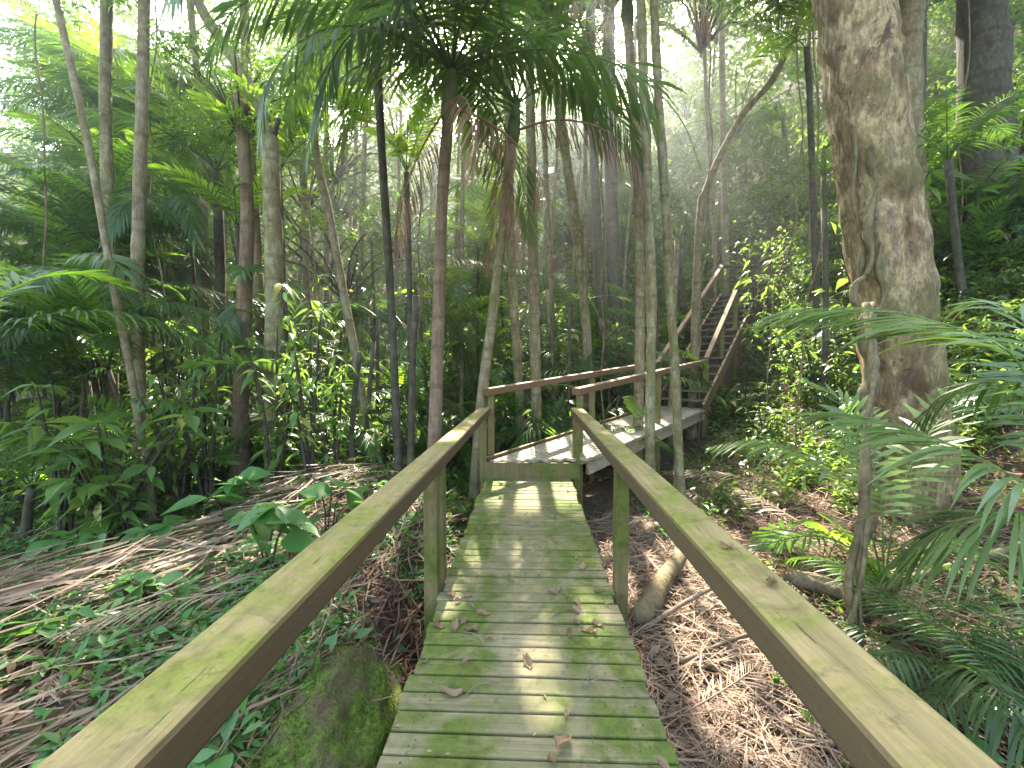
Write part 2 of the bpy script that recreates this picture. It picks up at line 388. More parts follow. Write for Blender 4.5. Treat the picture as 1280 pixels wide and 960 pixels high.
def light_mask(P, grow=0.):
    """True where the point stands in one of the light shafts"""
    m = np.zeros(len(P), bool)
    for q, r in zip(LQ, LR):
        d = P - q; t = d @ SN
        m |= (t > 1.0) & (np.linalg.norm(d - t[:, None] * SN, axis=1) < r + grow)
    return m

# ------------------------------------------------------------------ boardwalk
def boardwalk_near():
    t = thing('boardwalk', 'mossy green plank boardwalk with two thick handrails, nearest the viewer', 'boardwalk', (0, 0, 0))
    mb = MB(); y = -1.2; pitch = .105
    while y < 5.5 - .02:
        w_ = min(.093 + rnd(-.002, .002), 5.5 - y)
        ox = rnd(-.012, .012); zz = rnd(-.003, .003)
        beam(mb, (-.545 + ox + rnd(-.008, .008), y + w_ / 2, -.02 + zz + rnd(-.002, .002)), (.545 + ox + rnd(-.008, .008), y + w_ / 2 + rnd(-.003, .003), -.02 + zz), w_, .04, .007, jit=.004)
        y += pitch
    link('deck', mb.mesh('deck', M['plank'], False), t)
    mb = MB(); y = -1.2 + .047
    while y < 5.46:
        for sx in (-.455, -.425, .43, .46):
            c_ = Vector((sx + rnd(-.008, .008), y + rnd(-.022, .022), .0035)); n_ = 7
            mb.add([c_ + Vector((.0042 * math.cos(6.283 * k / n_), .0042 * math.sin(6.283 * k / n_), 0)) for k in range(n_)], [tuple(range(n_))])
        y += pitch
    link('screws', mb.mesh('screws', M['stem_dark'], False), t)
    for sx in (-.44, .44):
        mb = MB(); beam(mb, (sx, -1.2, -.13), (sx, 5.48, -.13), .07, .17); link('joist', mb.mesh('joist', M['under'], False), t)
    rz = .885
    for sx, x0, x1, y1 in ((-1, -.645, -.565, 5.62), (1, .588, .63, 5.62)):
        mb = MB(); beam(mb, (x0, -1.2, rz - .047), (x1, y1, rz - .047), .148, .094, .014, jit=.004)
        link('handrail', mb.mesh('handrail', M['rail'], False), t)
    for x, y, w_ in ((-.605, 2.66, .085), (-.60, 2.86, .085), (.60, 2.76, .085), (.625, 5.56, .09), (-.572, 5.50, .09), (.60, .2, .085), (-.61, .25, .085)):
        mb = MB(); g = ground(x, y) - .25
        beam(mb, (x, y, g), (x, y, rz - .094), w_, w_, .006, up=Vector((0, 1, 0))); link('post', mb.mesh('post', M['post'], False), t)
boardwalk_near()

D2 = Vector((.64, .77, 0)).normalized(); S2 = Vector((.77, -.64, 0)).normalized()
def walk_far():
    t = thing('boardwalk', 'sunlit pale plank boardwalk leading off to the right towards the stairs', 'boardwalk', (0, 0, 0))
    a = Vector((-.53, 5.5, .2)); Ls = 5.35; rise = .34
    # the planks: cut square at the near step, running across the walk
    def z(p): return .2 + rise * max(0, (p - a).dot(D2)) / Ls
    mb = MB(); W = 1.02
    # wedge of boards filling the corner, then regular boards
    s = .0
    while s < Ls:
        l0 = a + D2 * s; r0 = l0 + S2 * W
        if r0.y < 5.5:   # clip at the step line y=5.5
            k = (l0.y - 5.5) / (l0.y - r0.y) if l0.y > 5.5 else 0
            r0 = l0 + S2 * W * k
        if (r0 - l0).length > .05:
            zz = z(l0) - .02
            beam(mb, (l0.x, l0.y + rnd(-.003, .003), zz), (r0.x, r0.y, zz), .098, .04, .005)
        s += .104
    beam(mb, (.66, 5.56, .178), (1.0, 5.95, .178), .1, .04, .005)
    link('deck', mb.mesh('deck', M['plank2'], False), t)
    mb = MB(); beam(mb, (-.56, 5.47, .093), (.66, 5.47, .093), .045, .20, .004); link('step_riser', mb.mesh('riser', M['post'], False), t)
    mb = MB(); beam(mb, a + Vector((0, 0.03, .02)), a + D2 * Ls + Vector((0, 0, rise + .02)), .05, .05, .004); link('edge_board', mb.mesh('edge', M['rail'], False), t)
    mb = MB(); r0 = a + S2 * 1.04 + Vector((.02, .03, 0)); r0 = Vector((.80, 5.75, .2)); 
    beam(mb, r0 + Vector((0, 0, -.13)), r0 + D2 * 5.0 + Vector((0, 0, rise - .13)), .05, .20, .004); link('edge_board', mb.mesh('edge', M['plank2'], False), t)
    mb = MB(); beam(mb, a + S2 * .06 + Vector((0, .05, -.13)), a + D2 * Ls + S2 * .06 + Vector((0, 0, rise - .13)), .05, .18); link('joist', mb.mesh('joist', M['under'], False), t)
    # handrails
    zl = 1.13
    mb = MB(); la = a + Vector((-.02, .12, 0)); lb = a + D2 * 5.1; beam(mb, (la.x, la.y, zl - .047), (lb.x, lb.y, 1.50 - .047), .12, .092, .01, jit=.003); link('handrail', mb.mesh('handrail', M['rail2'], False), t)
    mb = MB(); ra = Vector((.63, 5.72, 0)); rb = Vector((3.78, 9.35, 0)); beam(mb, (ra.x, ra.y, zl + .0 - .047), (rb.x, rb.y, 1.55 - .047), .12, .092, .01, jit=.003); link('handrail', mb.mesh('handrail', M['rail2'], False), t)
    for s, side in ((.1, 0), (2.6, 0), (5.0, 0), (.1, 1), (2.5, 1), (4.75, 1)):
        if side == 0: p = la.lerp(lb, s / 5.1) ; top = zl + (1.50 - zl) * s / 5.1
        else: p = ra.lerp(rb, s / 4.8); top = zl + (1.55 - zl) * s / 4.8
        mb = MB(); beam(mb, (p.x, p.y, ground(p.x, p.y) - .3), (p.x, p.y, top - .093), .085, .085, .005, up=Vector((0, 1, 0)))
        link('post', mb.mesh('post', M['post'], False), t)
walk_far()

def stairs():
    t = thing('staircase', 'weathered timber staircase climbing the slope to a railed landing', 'stairs', (0, 0, 0))
    s0 = Vector((3.55, 9.3, .54)) - S2 * .75; s0 = Vector((2.80, 9.45, .54))
    run = 4.35; rise = 2.85; n = 16; W = .98
    for i in range(n):
        p = s0 + D2 * (run * i / n) ; z = .54 + rise * (i + 1) / n
        mb = MB(); c = p + D2 * .13
        beam(mb, (c.x, c.y, z - .02), (c.x + S2.x * W, c.y + S2.y * W, z - .02), .25, .04, .005); link('tread', mb.mesh('tread', M['stairw'], False), t)
    for k in (0.0, W):
        a = s0 + S2 * k; b = a + D2 * run
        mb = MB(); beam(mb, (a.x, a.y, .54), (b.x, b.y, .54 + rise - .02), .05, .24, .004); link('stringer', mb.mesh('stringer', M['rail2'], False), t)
    top = s0 + D2 * run; zt = .54 + rise
    mb = MB()
    for i in range(12):
        c = top + D2 * (.14 + .1 * i); beam(mb, (c.x, c.y, zt - .02), (c.x + S2.x * 1.0, c.y + S2.y * 1.0, zt - .02), .095, .04, .004)
    link('landing', mb.mesh('landing', M['stairw'], False), t)
    # handrails
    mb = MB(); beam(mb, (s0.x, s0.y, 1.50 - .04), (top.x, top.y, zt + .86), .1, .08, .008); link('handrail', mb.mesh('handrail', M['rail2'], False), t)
    mb = MB(); beam(mb, (top.x, top.y, zt + .87), (top.x + 1.15, top.y + .1, zt + .87), .1, .07, .008); link('handrail', mb.mesh('handrail', M['bark_dark'], False), t)
    ra = Vector((3.80, 9.36, 1.56)); rb = Vector((5.15, 11.0, 3.25))
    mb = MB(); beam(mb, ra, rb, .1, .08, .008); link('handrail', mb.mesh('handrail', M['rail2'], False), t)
    for p, z in ((s0.lerp(top, .02), 1.4), (s0.lerp(top, .5), 2.85), (top, zt + .83), (Vector((top.x + 1.1, top.y + .1, 0)), zt + .83), (ra, 1.52), (rb, 3.2), (ra.lerp(rb, .5), 2.35)):
        mb = MB(); beam(mb, (p.x, p.y, ground(p.x, p.y) - .3), (p.x, p.y, z), .085, .085, .005, up=Vector((0, 1, 0))); link('post', mb.mesh('post', M['post'], False), t)
stairs()

# ------------------------------------------------------------------ palm fronds
def frond_geo(pts, npairs=34, llen=.42, lw=.03, droop=.35, a0=70, a1=22, pet=.14, rr=.012, up=Vector((0, 0, 1)), lift=.25, jit=.12, prof=None, seg=4, ragged=0.):
    """returns V,F of a pinnate frond whose midrib follows pts"""
    mb = MB(); mb.seg = seg
    P = smoothpts(pts, .08)
    cum = [0]
    for a, b in zip(P, P[1:]): cum.append(cum[-1] + (b - a).length)
    L = cum[-1]
    tube(mb, P, [rr * (1 - .8 * c / L) for c in cum], 4)
    mb.nr = len(mb.v)
    def samp(s):
        s *= L
        for i in range(len(P) - 1):
            if cum[i + 1] >= s or i == len(P) - 2:
                k = (s - cum[i]) / max(1e-6, cum[i + 1] - cum[i]); return P[i].lerp(P[i + 1], min(1, k)), (P[i + 1] - P[i]).normalized()
    prof = prof or (lambda u: (.45 + .55 * math.sin(min(1, u * 1.6 + .12) * math.pi / 2)) * (1 - .62 * u ** 2.2))
    for i in range(npairs):
        u = (i + .5) / npairs; s = pet + (1 - pet) * u
        p, t = samp(s)
        side = t.cross(up)
        if side.length < .05: side = t.orthogonal()
        side.normalize(); nu = side.cross(t).normalized()
        for sg in (-1, 1):
            if ragged and random.random() < ragged: continue
            ang = R(a0 + (a1 - a0) * u + rnd(-6, 6))
            d = t * math.cos(ang) + side * sg * math.sin(ang) + nu * (lift + rnd(-jit, jit))
            d.normalize()
            ll = llen * prof(u) * rnd(.88, 1.1); ww = lw * (.6 + .4 * prof(u))
            wv = t * 1.0 - d * t.dot(d)
            wv = (wv.normalized() + nu * rnd(-.5, .5) * sg * .5).normalized()
            q = p.copy(); vs = []; n = seg; dd = d.copy(); dr = droop * rnd(.6, 1.4)
            for k in range(n + 1):
                f = k / n; wk = ww * (.35 + 1.3 * f if f < .5 else 2.0 * (1 - f) ** .8) * .5
                vs.append(q + wv * wk); vs.append(q - wv * wk)
                dd = (dd + Vector((0, 0, -dr / n))).normalized(); q = q + dd * (ll / n)
            mb.add(vs, [(2 * k, 2 * k + 1, 2 * k + 3, 2 * k + 2) for k in range(n)])
    return mb
def arch(L, e0, bend, n=6, sway=0.):
    """midrib points in the XZ plane starting at elevation e0 and bending down by bend radians"""
    p = Vector((0, 0, 0)); out = [p.copy()]
    for i in range(n):
        e = e0 - bend * ((i + .5) / n) ** 1.2
        y = sway * (i / n)
        p = p + Vector((math.cos(e) * math.cos(y), math.cos(e) * math.sin(y), math.sin(e))) * (L / n); out.append(p.copy())
    return out
def frond_mesh(name, mat, *a, **k):
    mb = frond_geo(*a, **k); me = mb.mesh(name, [mat]); me['nr'] = mb.nr; me['ls'] = 2 * (mb.seg + 1); return me
FR = {}
for kind, mat, L, e0s, bends, kw in (
    ('arch', 'palm', 2.0, (55, 40, 62), (95, 80, 110), dict(npairs=44, llen=.52, lw=.026, droop=.75, lift=.1)),
    ('hang', 'palm_dark', 2.1, (35, 20, 50), (115, 105, 140), dict(npairs=46, llen=.55, lw=.027, droop=1.1, lift=0.05)),
    ('stiff', 'palm', 1.5, (60, 70, 48), (55, 45, 60), dict(npairs=26, llen=.42, lw=.036, droop=.3, lift=.3)),
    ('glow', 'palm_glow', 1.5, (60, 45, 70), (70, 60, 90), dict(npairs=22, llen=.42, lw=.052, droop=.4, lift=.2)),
    ('deadhang', 'redstraw', 1.5, (-20, 0, -40), (70, 85, 45), dict(npairs=30, llen=.45, lw=.016, droop=2.2, lift=-.3, ragged=.1)),
    ('deadflat', 'straw', 1.7, (10, 14, 5), (16, 25, 10), dict(npairs=34, llen=.45, lw=.018, droop=.35, lift=-.05, ragged=.15, a0=45)),
    ):
    FR[kind] = [frond_mesh(kind + '_frond', M[mat], arch(L, R(e), R(b), sway=rnd(-.35, .35)), **kw) for e, b in zip(e0s, bends)]

def add_crown(t, c, kinds, n, scale=1., tilt=0., skip_light=True, az0=None, name='frond', grow=.1):
    a = az0 if az0 is not None else rnd(0, 6.28)
    for i in range(n):
        az = a + i * 2.399 + rnd(-.2, .2); sc = scale * rnd(.82, 1.12)
        k = random.choice(kinds); me = random.choice(FR[k])
        tip = Vector((math.cos(az), math.sin(az), .0)) * 1.0 * sc
        if skip_light:
            w0 = t.location + c
            if any(in_light(w0 + tip * q + Vector((0, 0, .4 * sc * (q - q * q * 1.2))), grow) for q in (.25, .6, .95, 1.3)): continue
        link(name if k[:4] != 'dead' else 'dead_frond', me, t, c, (rnd(-.15, .15), rnd(-.2, .2) + tilt, az), sc)

def trunk_pts(ctrl, step=.35): return smoothpts(ctrl, step)
def palm(label, ctrl, r0, r1, kinds, nf, scale, bark_='bark', group=None, dead=0, shaft=True, rough=.12, az0=None, skip=True, name='palm_tree'):
    """ctrl: world points from the base to the top of the trunk"""
    b = Vector(ctrl[0]); g = ground(b.x, b.y); b.z = g
    t = thing(name, label, 'palm tree', b, group)
    pts = [Vector(c) - b for c in ctrl]; pts[0] = Vector((0, 0, -.15))
    P = trunk_pts(pts); n = len(P)
    mb = MB(); tube(mb, P, [(r0 + (r1 - r0) * (i / (n - 1))) * (1 + .5 * math.exp(-i * .9)) for i in range(n)], 10, rough, 4., seed=b.x)
    link('trunk', mb.mesh('trunk', M[bark_]), t)
    top = P[-1]; dr = (P[-1] - P[-2]).normalized()
    if shaft:
        mb = MB(); tube(mb, [top - dr * .02, top + dr * .15, top + dr * .42, top + dr * .62], [r1 * 1.15, r1 * 1.5, r1 * 1.1, r1 * .35], 10)
        link('crownshaft', mb.mesh('crownshaft', M['stem']), t); top = top + dr * .5
    add_crown(t, top, kinds, nf, scale, az0=az0, skip_light=skip)
    if dead: add_crown(t, top - dr * .35, ['deadhang'], dead, scale * .9, skip_light=False)
    return t

# ---- broadleaf crowns, shrubs
def crown_geo(rad, nclump, nleaf, ls, mat, flat=.6, ctrl_h=0., name='crown'):
    parts = []; cl = []
    mbt = MB()
    for i in range(nclump):
        d = rdir(1, .15)[0]; rr = rad * rnd(.35, 1.) ** .6
        c = np.array([d[0] * rr, d[1] * rr, d[2] * rr * flat]); cl.append(c)
        n = int(nleaf / nclump * rnd(.5, 1.5)); cr = rad * rnd(.16, .3)
        off = rdir(n) * (rng.random((n, 1)) ** .5) * cr * np.array([1, 1, .55])
        ld = rdir(n, -.35, .6) + .6 * off / cr; nm = rdir(n, 1.2, .6)
        parts.append(leaf_arrays(c + off, ld, nm, ls * rng.uniform(.6, 1.3, n), ls * .42 * rng.uniform(.7, 1.2, n), .3, .2))
        if i % 3 == 0:
            mid = Vector(c * .5) + Vector((rnd(-.1, .1), rnd(-.1, .1), -.12 * rad)) * 1.
            P = smoothpts([Vector((0, 0, -rad * .55)), mid, Vector(c)], .35)
            tube(mbt, P, [.03 * rad / 2 * (1 - .8 * k / len(P)) + .004 for k in range(len(P))], 5)
    V_, F_ = combine(parts)
    nv = len(V_)
    tv = np.array(mbt.v); 
    V2 = np.concatenate([V_, tv]); F2 = [tuple(f) for f in F_] + [tuple(i + nv for i in f) for f in mbt.f]
    me = bpy.data.meshes.new(name); me.from_pydata([tuple(v) for v in V2], [], F2)
    me.materials.append(M[mat]); me.materials.append(M['bark_dark'])
    mi = np.zeros(len(F2), np.int32); mi[len(F_):] = 1; me.polygons.foreach_set('material_index', mi); me.update()
    return me
CR = {'leaf': [crown_geo(2.0, 46, 2600, .15, 'leaf') for _ in range(3)],
      'pale': [crown_geo(2.0, 42, 2400, .15, 'leaf_pale') for _ in range(3)],
      'far': [crown_geo(2.6, 60, 2600, .22, 'leaf_far', .75) for _ in range(3)]}

def shrub_geo(h, nst, nlf, ls, mat, spread=.5, wr=.4, droop=.3, name='foliage'):
    """returns (stem mesh, foliage mesh)"""
    mb = MB(); C = []; Dd = []; Ln = []
    for i in range(nst):
        a = rnd(0, 6.28); l = spread * rnd(.3, 1.); top = Vector((math.cos(a) * l, math.sin(a) * l, h * rnd(.55, 1.)))
        P = smoothpts([Vector((rnd(-.04, .04), rnd(-.04, .04), -.05)), top * .5 + Vector((0, 0, h * .12)), top], .12)
        tube(mb, P, [.010 * h * (1 - .7 * k / len(P)) + .002 for k in range(len(P))], 4)
        for k in range(nlf):
            f = rnd(.35, 1.) if k > 3 else 1.
            p = P[min(len(P) - 1, int(f * (len(P) - 1)))]
            az = rnd(0, 6.28)
            C.append(p + Vector((math.cos(az), math.sin(az), 0)) * .02); Dd.append((math.cos(az), math.sin(az), rnd(-.5, .35))); Ln.append(ls * rnd(.6, 1.25))
    n = len(C); Ln = np.array(Ln)
    V_, F_ = leaf_hi(np.array([list(c) for c in C]), np.array(Dd), rdir(n, 2.5, .5), Ln, Ln * wr, .25, droop)
    return mb.mesh('stem', M['stem_dark']), np_mesh(name, V_, F_, M[mat])
SH = {'broad': [shrub_geo(1.0, 9, 13, .2, 'leaf', .5) for _ in range(4)],
      'pale': [shrub_geo(1.0, 9, 13, .19, 'leaf_pale', .55) for _ in range(4)],
      'fine': [shrub_geo(1.0, 16, 26, .10, 'leaf', .6, .42) for _ in range(3)],
      'finepale': [shrub_geo(1.0, 15, 26, .10, 'leaf_pale', .6, .42) for _ in range(3)],
      'tall': [shrub_geo(1.8, 6, 13, .24, 'leaf_pale', .5, .34) for _ in range(3)],
      'sapl': [shrub_geo(2.9, 5, 22, .24, 'leaf_pale', .5, .33, .5) for _ in range(3)],
      'seed': [shrub_geo(.35, 4, 5, .17, 'seedling', .14, .62, .2) for _ in range(4)]}
def shrub(kind, x, y, s, label, group=None, name='shrub', z=None):
    st, fo = random.choice(SH[kind])
    t = thing(name, label, 'shrub' if name == 'shrub' else 'plant', (x, y, ground(x, y) - .03 if z is None else z), group, rnd(0, 6.28))
    link('stem', st, t, scale=s); link('foliage', fo, t, scale=s)
    return t
def clear_of_walk(x, y, m=.25):
    if abs(x) < .72 + m and y < 5.9 + m: return False
    u = (x + .53) * .64 + (y - 5.5) * .77; v = (x + .53) * .77 - (y - 5.5) * .64
    if -.5 < u < 10.5 and -m < v < 1.05 + m: return False
    return True

def tree(label, ctrl, r0, r1, crown, cs, bark_='bark', group=None, rough=.15, crowns=((0, 0, 0),), name='tree', sides=12, lobes=0, limbs=0):
    b = Vector(ctrl[0]); b.z = ground(b.x, b.y)
    t = thing(name, label, 'tree', b, group)
    pts = [Vector(c) - b for c in ctrl]; pts[0] = Vector((0, 0, -.2))
    P = trunk_pts(pts); n = len(P)
    mb = MB(); tube(mb, P, [(r0 + (r1 - r0) * (i / (n - 1))) * (1 + .6 * math.exp(-i * .8)) for i in range(n)], sides, rough, 3., seed=b.x, lobes=lobes)
    link('trunk', mb.mesh('trunk', M[bark_]), t)
    if crown:
        for c in crowns:
            link('crown', random.choice(CR[crown]), t, P[-1] + Vector(c), (0, 0, rnd(0, 6.28)), cs * rnd(.9, 1.1))
    return t

# ================================================================== the trees one by one
def col(pxs, D, dd=0.):
    """control points of a trunk seen through photo pixels (px,py) at walk distance D"""
    n = len(pxs) - 1
    return [at(px, py, D + dd * i / max(1, n)) for i, (px, py) in enumerate(pxs)]
# big tree on the right
def big_tree():
    D = 4.8
    ctrl = [at(1140, 700, D), at(1136, 560, D), at(1118, 400, D), at(1099, 250, D), at(1078, 100, D), at(1066, -10, D), at(1040, -150, D), at(1000, -420, D)]
    b = Vector(ctrl[0]); b.z = ground(b.x, b.y)
    t = thing('large_tree', 'massive pale barked rainforest tree leaning left with twisted vines on its trunk', 'tree', b)
    rad = [.38, .35, .345, .335, .33, .35, .36, .32]
    pts = [c - b for c in ctrl]; pts[0].z = -.3
    P = smoothpts(pts, .09); n = len(P)
    rr = []
    for i in range(n):
        f = i / (n - 1) * (len(rad) - 1); k = min(int(f), len(rad) - 2); rr.append(rad[k] + (rad[k + 1] - rad[k]) * (f - k))
    mb = MB(); tube(mb, P, rr, 120, .13, 4.0, lobes=.07, seed=3)
    for i, v in enumerate(mb.v):
        w_ = Vector(v); d_ = noise.noise(Vector((w_.x * 9, w_.y * 9, w_.z * 3.5))) * .022 + noise.noise(Vector((w_.x * 22, w_.y * 22, w_.z * 12))) * .010
        c_ = P[min(n - 1, i // 120)]; r_ = (w_ - c_); r_.z = 0; mb.v[i] = tuple(w_ + r_.normalized() * d_) if r_.length > 0 else v
    link('trunk', mb.mesh('trunk', M['bark_big']), t)
    for (x, y, z) in ((0, 0, .8), (2.0, -.5, 1.), (-2., 1., .6), (.5, 2.2, .3), (2.5,2,0)):
        c = Vector(P[-1]) + Vector((x, y, z)); mb = MB()
        tube(mb, smoothpts([P[-1] - Vector((0, 0, .6)), (P[-1] + c) / 2 + Vector((0, 0, .3)), c], .3), [.22 - .02 * k for k in range(9)] + [.05] * 20, 8)
        link('limb', mb.mesh('limb', M['bark_big']), t)
        if not in_light(b + c, .5): link('crown', random.choice(CR['leaf']), t, c, (0, 0, rnd(0, 6)), 1.1)
    # the vines lie on the camera side of the bark
    def vine(px, r, dd=0, nm='vine'):
        mb = MB(); Q = smoothpts([at(x, y, D - .25 + d) - b for x, y, d in px], .05); tube(mb, Q, [r * (1 + .35 * math.sin(k * .5)) for k in range(len(Q))], 8, .5, 9.)
        link(nm, mb.mesh('vine', M['vine']), t)
    vine([(1093, 20, .12), (1100, 80, .03), (1092, 150, .0), (1088, 200, .0), (1096, 235, .0), (1084, 280, .0), (1090, 320, -.01), (1082, 345, -.02)], .035)
    vine([(1082, 345, -.02), (1068, 356, -.02), (1068, 378, -.04), (1082, 390, -.05), (1100, 384, -.04), (1106, 362, -.03), (1098, 340, -.02), (1101, 300, .0), (1096, 270, .0)], .024)
    vine([(1086, 392, -.02), (1080, 430, .0), (1088, 470, .02), (1082, 520, .0), (1088, 600, -.02), (1080, 690, -.05), (1092, 760, -.1)], .06)
    vine([(1075, 350, .06), (1078, 300, .08), (1066, 250, .08), (1070, 190, .06), (1060, 120, .1)], .02)
big_tree()

# named trees on the left
tree('slender pale straight trunk left of the forked trunk, second from the left edge', col([(178, 600), (172, 420), (174, 250), (178, 120), (181, -60), (184, -260)], 5.6), .085, .055, 'leaf', .9)
tree('thin grey trunk with dark upper bark standing just left of the palest straight trunk', col([(140, 600), (140, 450), (137, 300), (132, 150), (133, 0), (134, -200)], 6.6), .08, .075, 'leaf', .9, 'bark_moss')
tree('thin jointed stem leaning from upper left across the other left trunks', col([(196, 660), (168, 490), (150, 400), (128, 280), (108, 170), (72, 10), (40, -120)], 5.0), .042, .036, 'pale', .7, 'bark')
def forked():
    D = 6.0
    ctrl = col([(343, 600), (342, 480), (343, 350), (340, 240), (337, 172)], D)
    b = Vector(ctrl[0]); b.z = ground(b.x, b.y)
    t = thing('tree', 'mossy trunk with a broken top and a long limb bending up to the left', 'tree', b)
    P = smoothpts([c - b if i else Vector((0, 0, -.2)) for i, c in enumerate(ctrl)], .25)
    mb = MB(); tube(mb, P, [.14 - .03 * i / len(P) for i in range(len(P))], 14, .2, 5.); link('trunk', mb.mesh('trunk', M['bark_moss']), t)
    Q = smoothpts([c - b for c in col([(337, 176), (330, 145), (310, 105), (290, 70), (262, 30), (240, -20), (215, -120)], D, .3)], .2)
    mb = MB(); tube(mb, Q, [.085 - .03 * i / len(Q) for i in range(len(Q))], 10, .2, 5.); link('limb', mb.mesh('limb', M['bark_moss']), t)
    Q = smoothpts([c - b for c in col([(338, 178), (345, 160), (349, 148)], D)], .1)
    mb = MB(); tube(mb, Q, [.06 - .045 * i / len(Q) for i in range(len(Q))], 8, .3, 5.); link('stub', mb.mesh('stub', M['bark_dark']), t)
    link('crown', CR['pale'][0], t, at(215, -130, D + .5) - b, scale=.8)
forked()
tree('tall grey trunk rising behind the bent limb of the broken-topped tree', col([(332, 600), (325, 400), (318, 270), (311, 160), (305, 0), (300, -200)], 7.2), .08, .07, 'leaf', 1.0)
tree('shaggy red-brown trunk among the seedlings on the left', col([(299, 600), (302, 480), (306, 370), (309, 260), (300, 120)], 6.2), .12, .08, 'leaf', .55, 'bark_red')
tree('thin bare trunk leaning right to left between the broken trunk and the centre palm', col([(468, 590), (452, 490), (432, 380), (410, 260), (395, 190), (384, 60), (377, -140)], 6.5), .065, .05, 'leaf', .8)
tree('dark straight trunk seen against the sky gap at the top left', col([(386, 520), (382, 300), (376, 120), (374, -40), (372, -220)], 9.5), .08, .07, 'leaf', 1.2, 'bark')
tree('dark trunk high between the bent limb and the pale straight trunk', col([(258, 500), (256, 300), (250, 130), (240, 30), (230, -120)], 9.5), .08, .07, 'pale', 1.2, 'bark')
# named trees at the right of the walk
tree('thin lichen-spotted trunk in front of the far handrails, left of a pair', col([(813, 610), (813, 480), (815, 380), (810, 240), (805, 120), (800, -40), (797, -200)], 6.0), .065, .06, 'leaf', .8, 'bark_moss')
tree('thin lichen-spotted trunk in front of the far handrails, right of a pair', col([(852, 610), (845, 480), (836, 340), (829, 220), (822, 100), (815, -60), (810, -200)], 6.3), .062, .055, 'pale', .8, 'bark_moss')
tree('grey trunk close behind the right side of the massive tree', col([(1150, 420), (1142, 250), (1136, 100), (1140, -30), (1144, -200)], 7.5), .19, .16, 'leaf', 1.2, 'bark')
tree('dark rough trunk high on the bank at the right edge', col([(1232, 330), (1233, 200), (1229, 80), (1226, -30), (1222, -200)], 8.0), .36, .30, 'leaf', 1.4, 'bark_dark')
tree('very thin pale trunk standing alone in the dark gap above the stairs', col([(910, 350), (906, 250), (903, 120), (902, 20), (900, -120)], 14.), .10, .09, 'pale', 1.5, 'bark')
tree('thin trunk left of the lone pale trunk above the stairs', col([(898, 350), (892, 260), (884, 150), (878, 0)], 13.), .06, .05, 'leaf', 1.2, 'bark')
tree('crooked leaning tree whose stem sweeps up to the right above the stairs', col([(868, 370), (874, 285), (882, 240), (900, 195), (930, 140), (962, 105), (985, 60), (1003, 10), (1020, -80)], 9.5), .10, .05, 'pale', .9, 'bark')
tree('mossy trunk standing just behind the far boardwalk handrail on the left', col([(651, 590), (648, 480), (640, 340), (636, 200), (634, 60), (630, -120)], 8.2), .085, .07, 'leaf', 1.0, 'bark_moss')
tree('pale slanting trunk behind the middle of the far handrail', col([(738, 520), (734, 430), (722, 300), (708, 200), (692, 90), (672, -60)], 9.5), .105, .09, 'leaf', 1.0, 'bark_moss')
tree('thin trunk between the two mossy trunks behind the far handrail', col([(697, 540), (690, 430), (686, 300), (680, 150), (676, 0)], 10.5), .06, .06, 'leaf', 1.1, 'bark')
tree('broad dark trunk in the shade behind the far handrail', col([(776, 500), (770, 400), (765, 280), (762, 120), (760, -60)], 13), .20, .17, 'leaf', 1.5, 'bark_dark')
tree('broad dark trunk in haze left of the lichen-spotted pair', col([(755, 500), (750, 380), (745, 260), (740, 120), (738, -60)], 11), .12, .11, 'leaf', 1.3, 'bark_dark')

# palms one by one
palm('centre palm with drooping dark crown and a skirt of dead red-brown fronds', col([(541, 700), (543, 560), (548, 400), (552, 260), (560, 150)], 4.7), .075, .06, ['hang', 'arch', 'hang'], 20, 1.45, 'bark_red', dead=4)
palm('slanting palm beside the left end post of the near handrail', col([(592, 610), (600, 520), (615, 400), (628, 290), (640, 180)], 5.75), .075, .06, ['hang', 'hang', 'arch'], 18, 1.45, 'bark', dead=2)
palm('palm with long dark fronds hanging beside the lichen-spotted pair of trunks', col([(795, 600), (800, 420), (798, 250), (790, 110), (785, 30)], 7.3), .085, .075, ['hang', 'hang', 'deadhang'], 18, 1.45, 'bark', dead=2)
palm('tall palm whose crown meets the top edge in the middle', col([(672, 560), (668, 380), (664, 200), (662, 60), (662, -40)], 7.8), .10, .08, ['arch', 'hang'], 16, 1.5, 'bark')
palm('short dark-stemmed palm with flat spreading crown on the left', col([(276, 560), (276, 400), (274, 300), (270, 215)], 8.2), .10, .085, ['stiff', 'arch'], 15, 1.3, 'bark_dark', shaft=False)
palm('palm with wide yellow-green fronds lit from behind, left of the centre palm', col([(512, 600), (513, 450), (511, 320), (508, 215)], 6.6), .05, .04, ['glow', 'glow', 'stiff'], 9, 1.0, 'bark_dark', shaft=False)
palm('palm with grey-green fronds arching down to the left of the centre palm', col([(500, 590), (490, 400), (478, 200), (470, 60)], 5.4), .05, .05, ['hang', 'arch'], 14, 1.3, 'bark_dark')
palm('young palm with shaggy hanging fronds low in front of the centre palm', col([(512, 620), (514, 540), (516, 440), (520, 370)], 5.3), .04, .04, ['hang', 'hang', 'stiff'], 9, .62, 'bark_dark', shaft=False)
palm('young palm with pale drooping fronds left of the centre palm', col([(440, 610), (440, 540), (446, 470), (450, 440)], 5.7), .035, .035, ['arch', 'hang'], 7, .55, 'bark_dark', shaft=False)
palm('low palm behind the far handrail with spraying pale fronds', col([(668, 560), (668, 500), (668, 440)], 9.2), .05, .05, ['arch', 'stiff'], 10, .85, 'bark_dark', shaft=False)
palm('low palm in the shade between the far handrail and the broad dark trunk', col([(716, 480), (714, 420), (712, 380)], 11.5), .05, .05, ['arch', 'hang'], 10, 1.0, 'bark_dark', shaft=False)
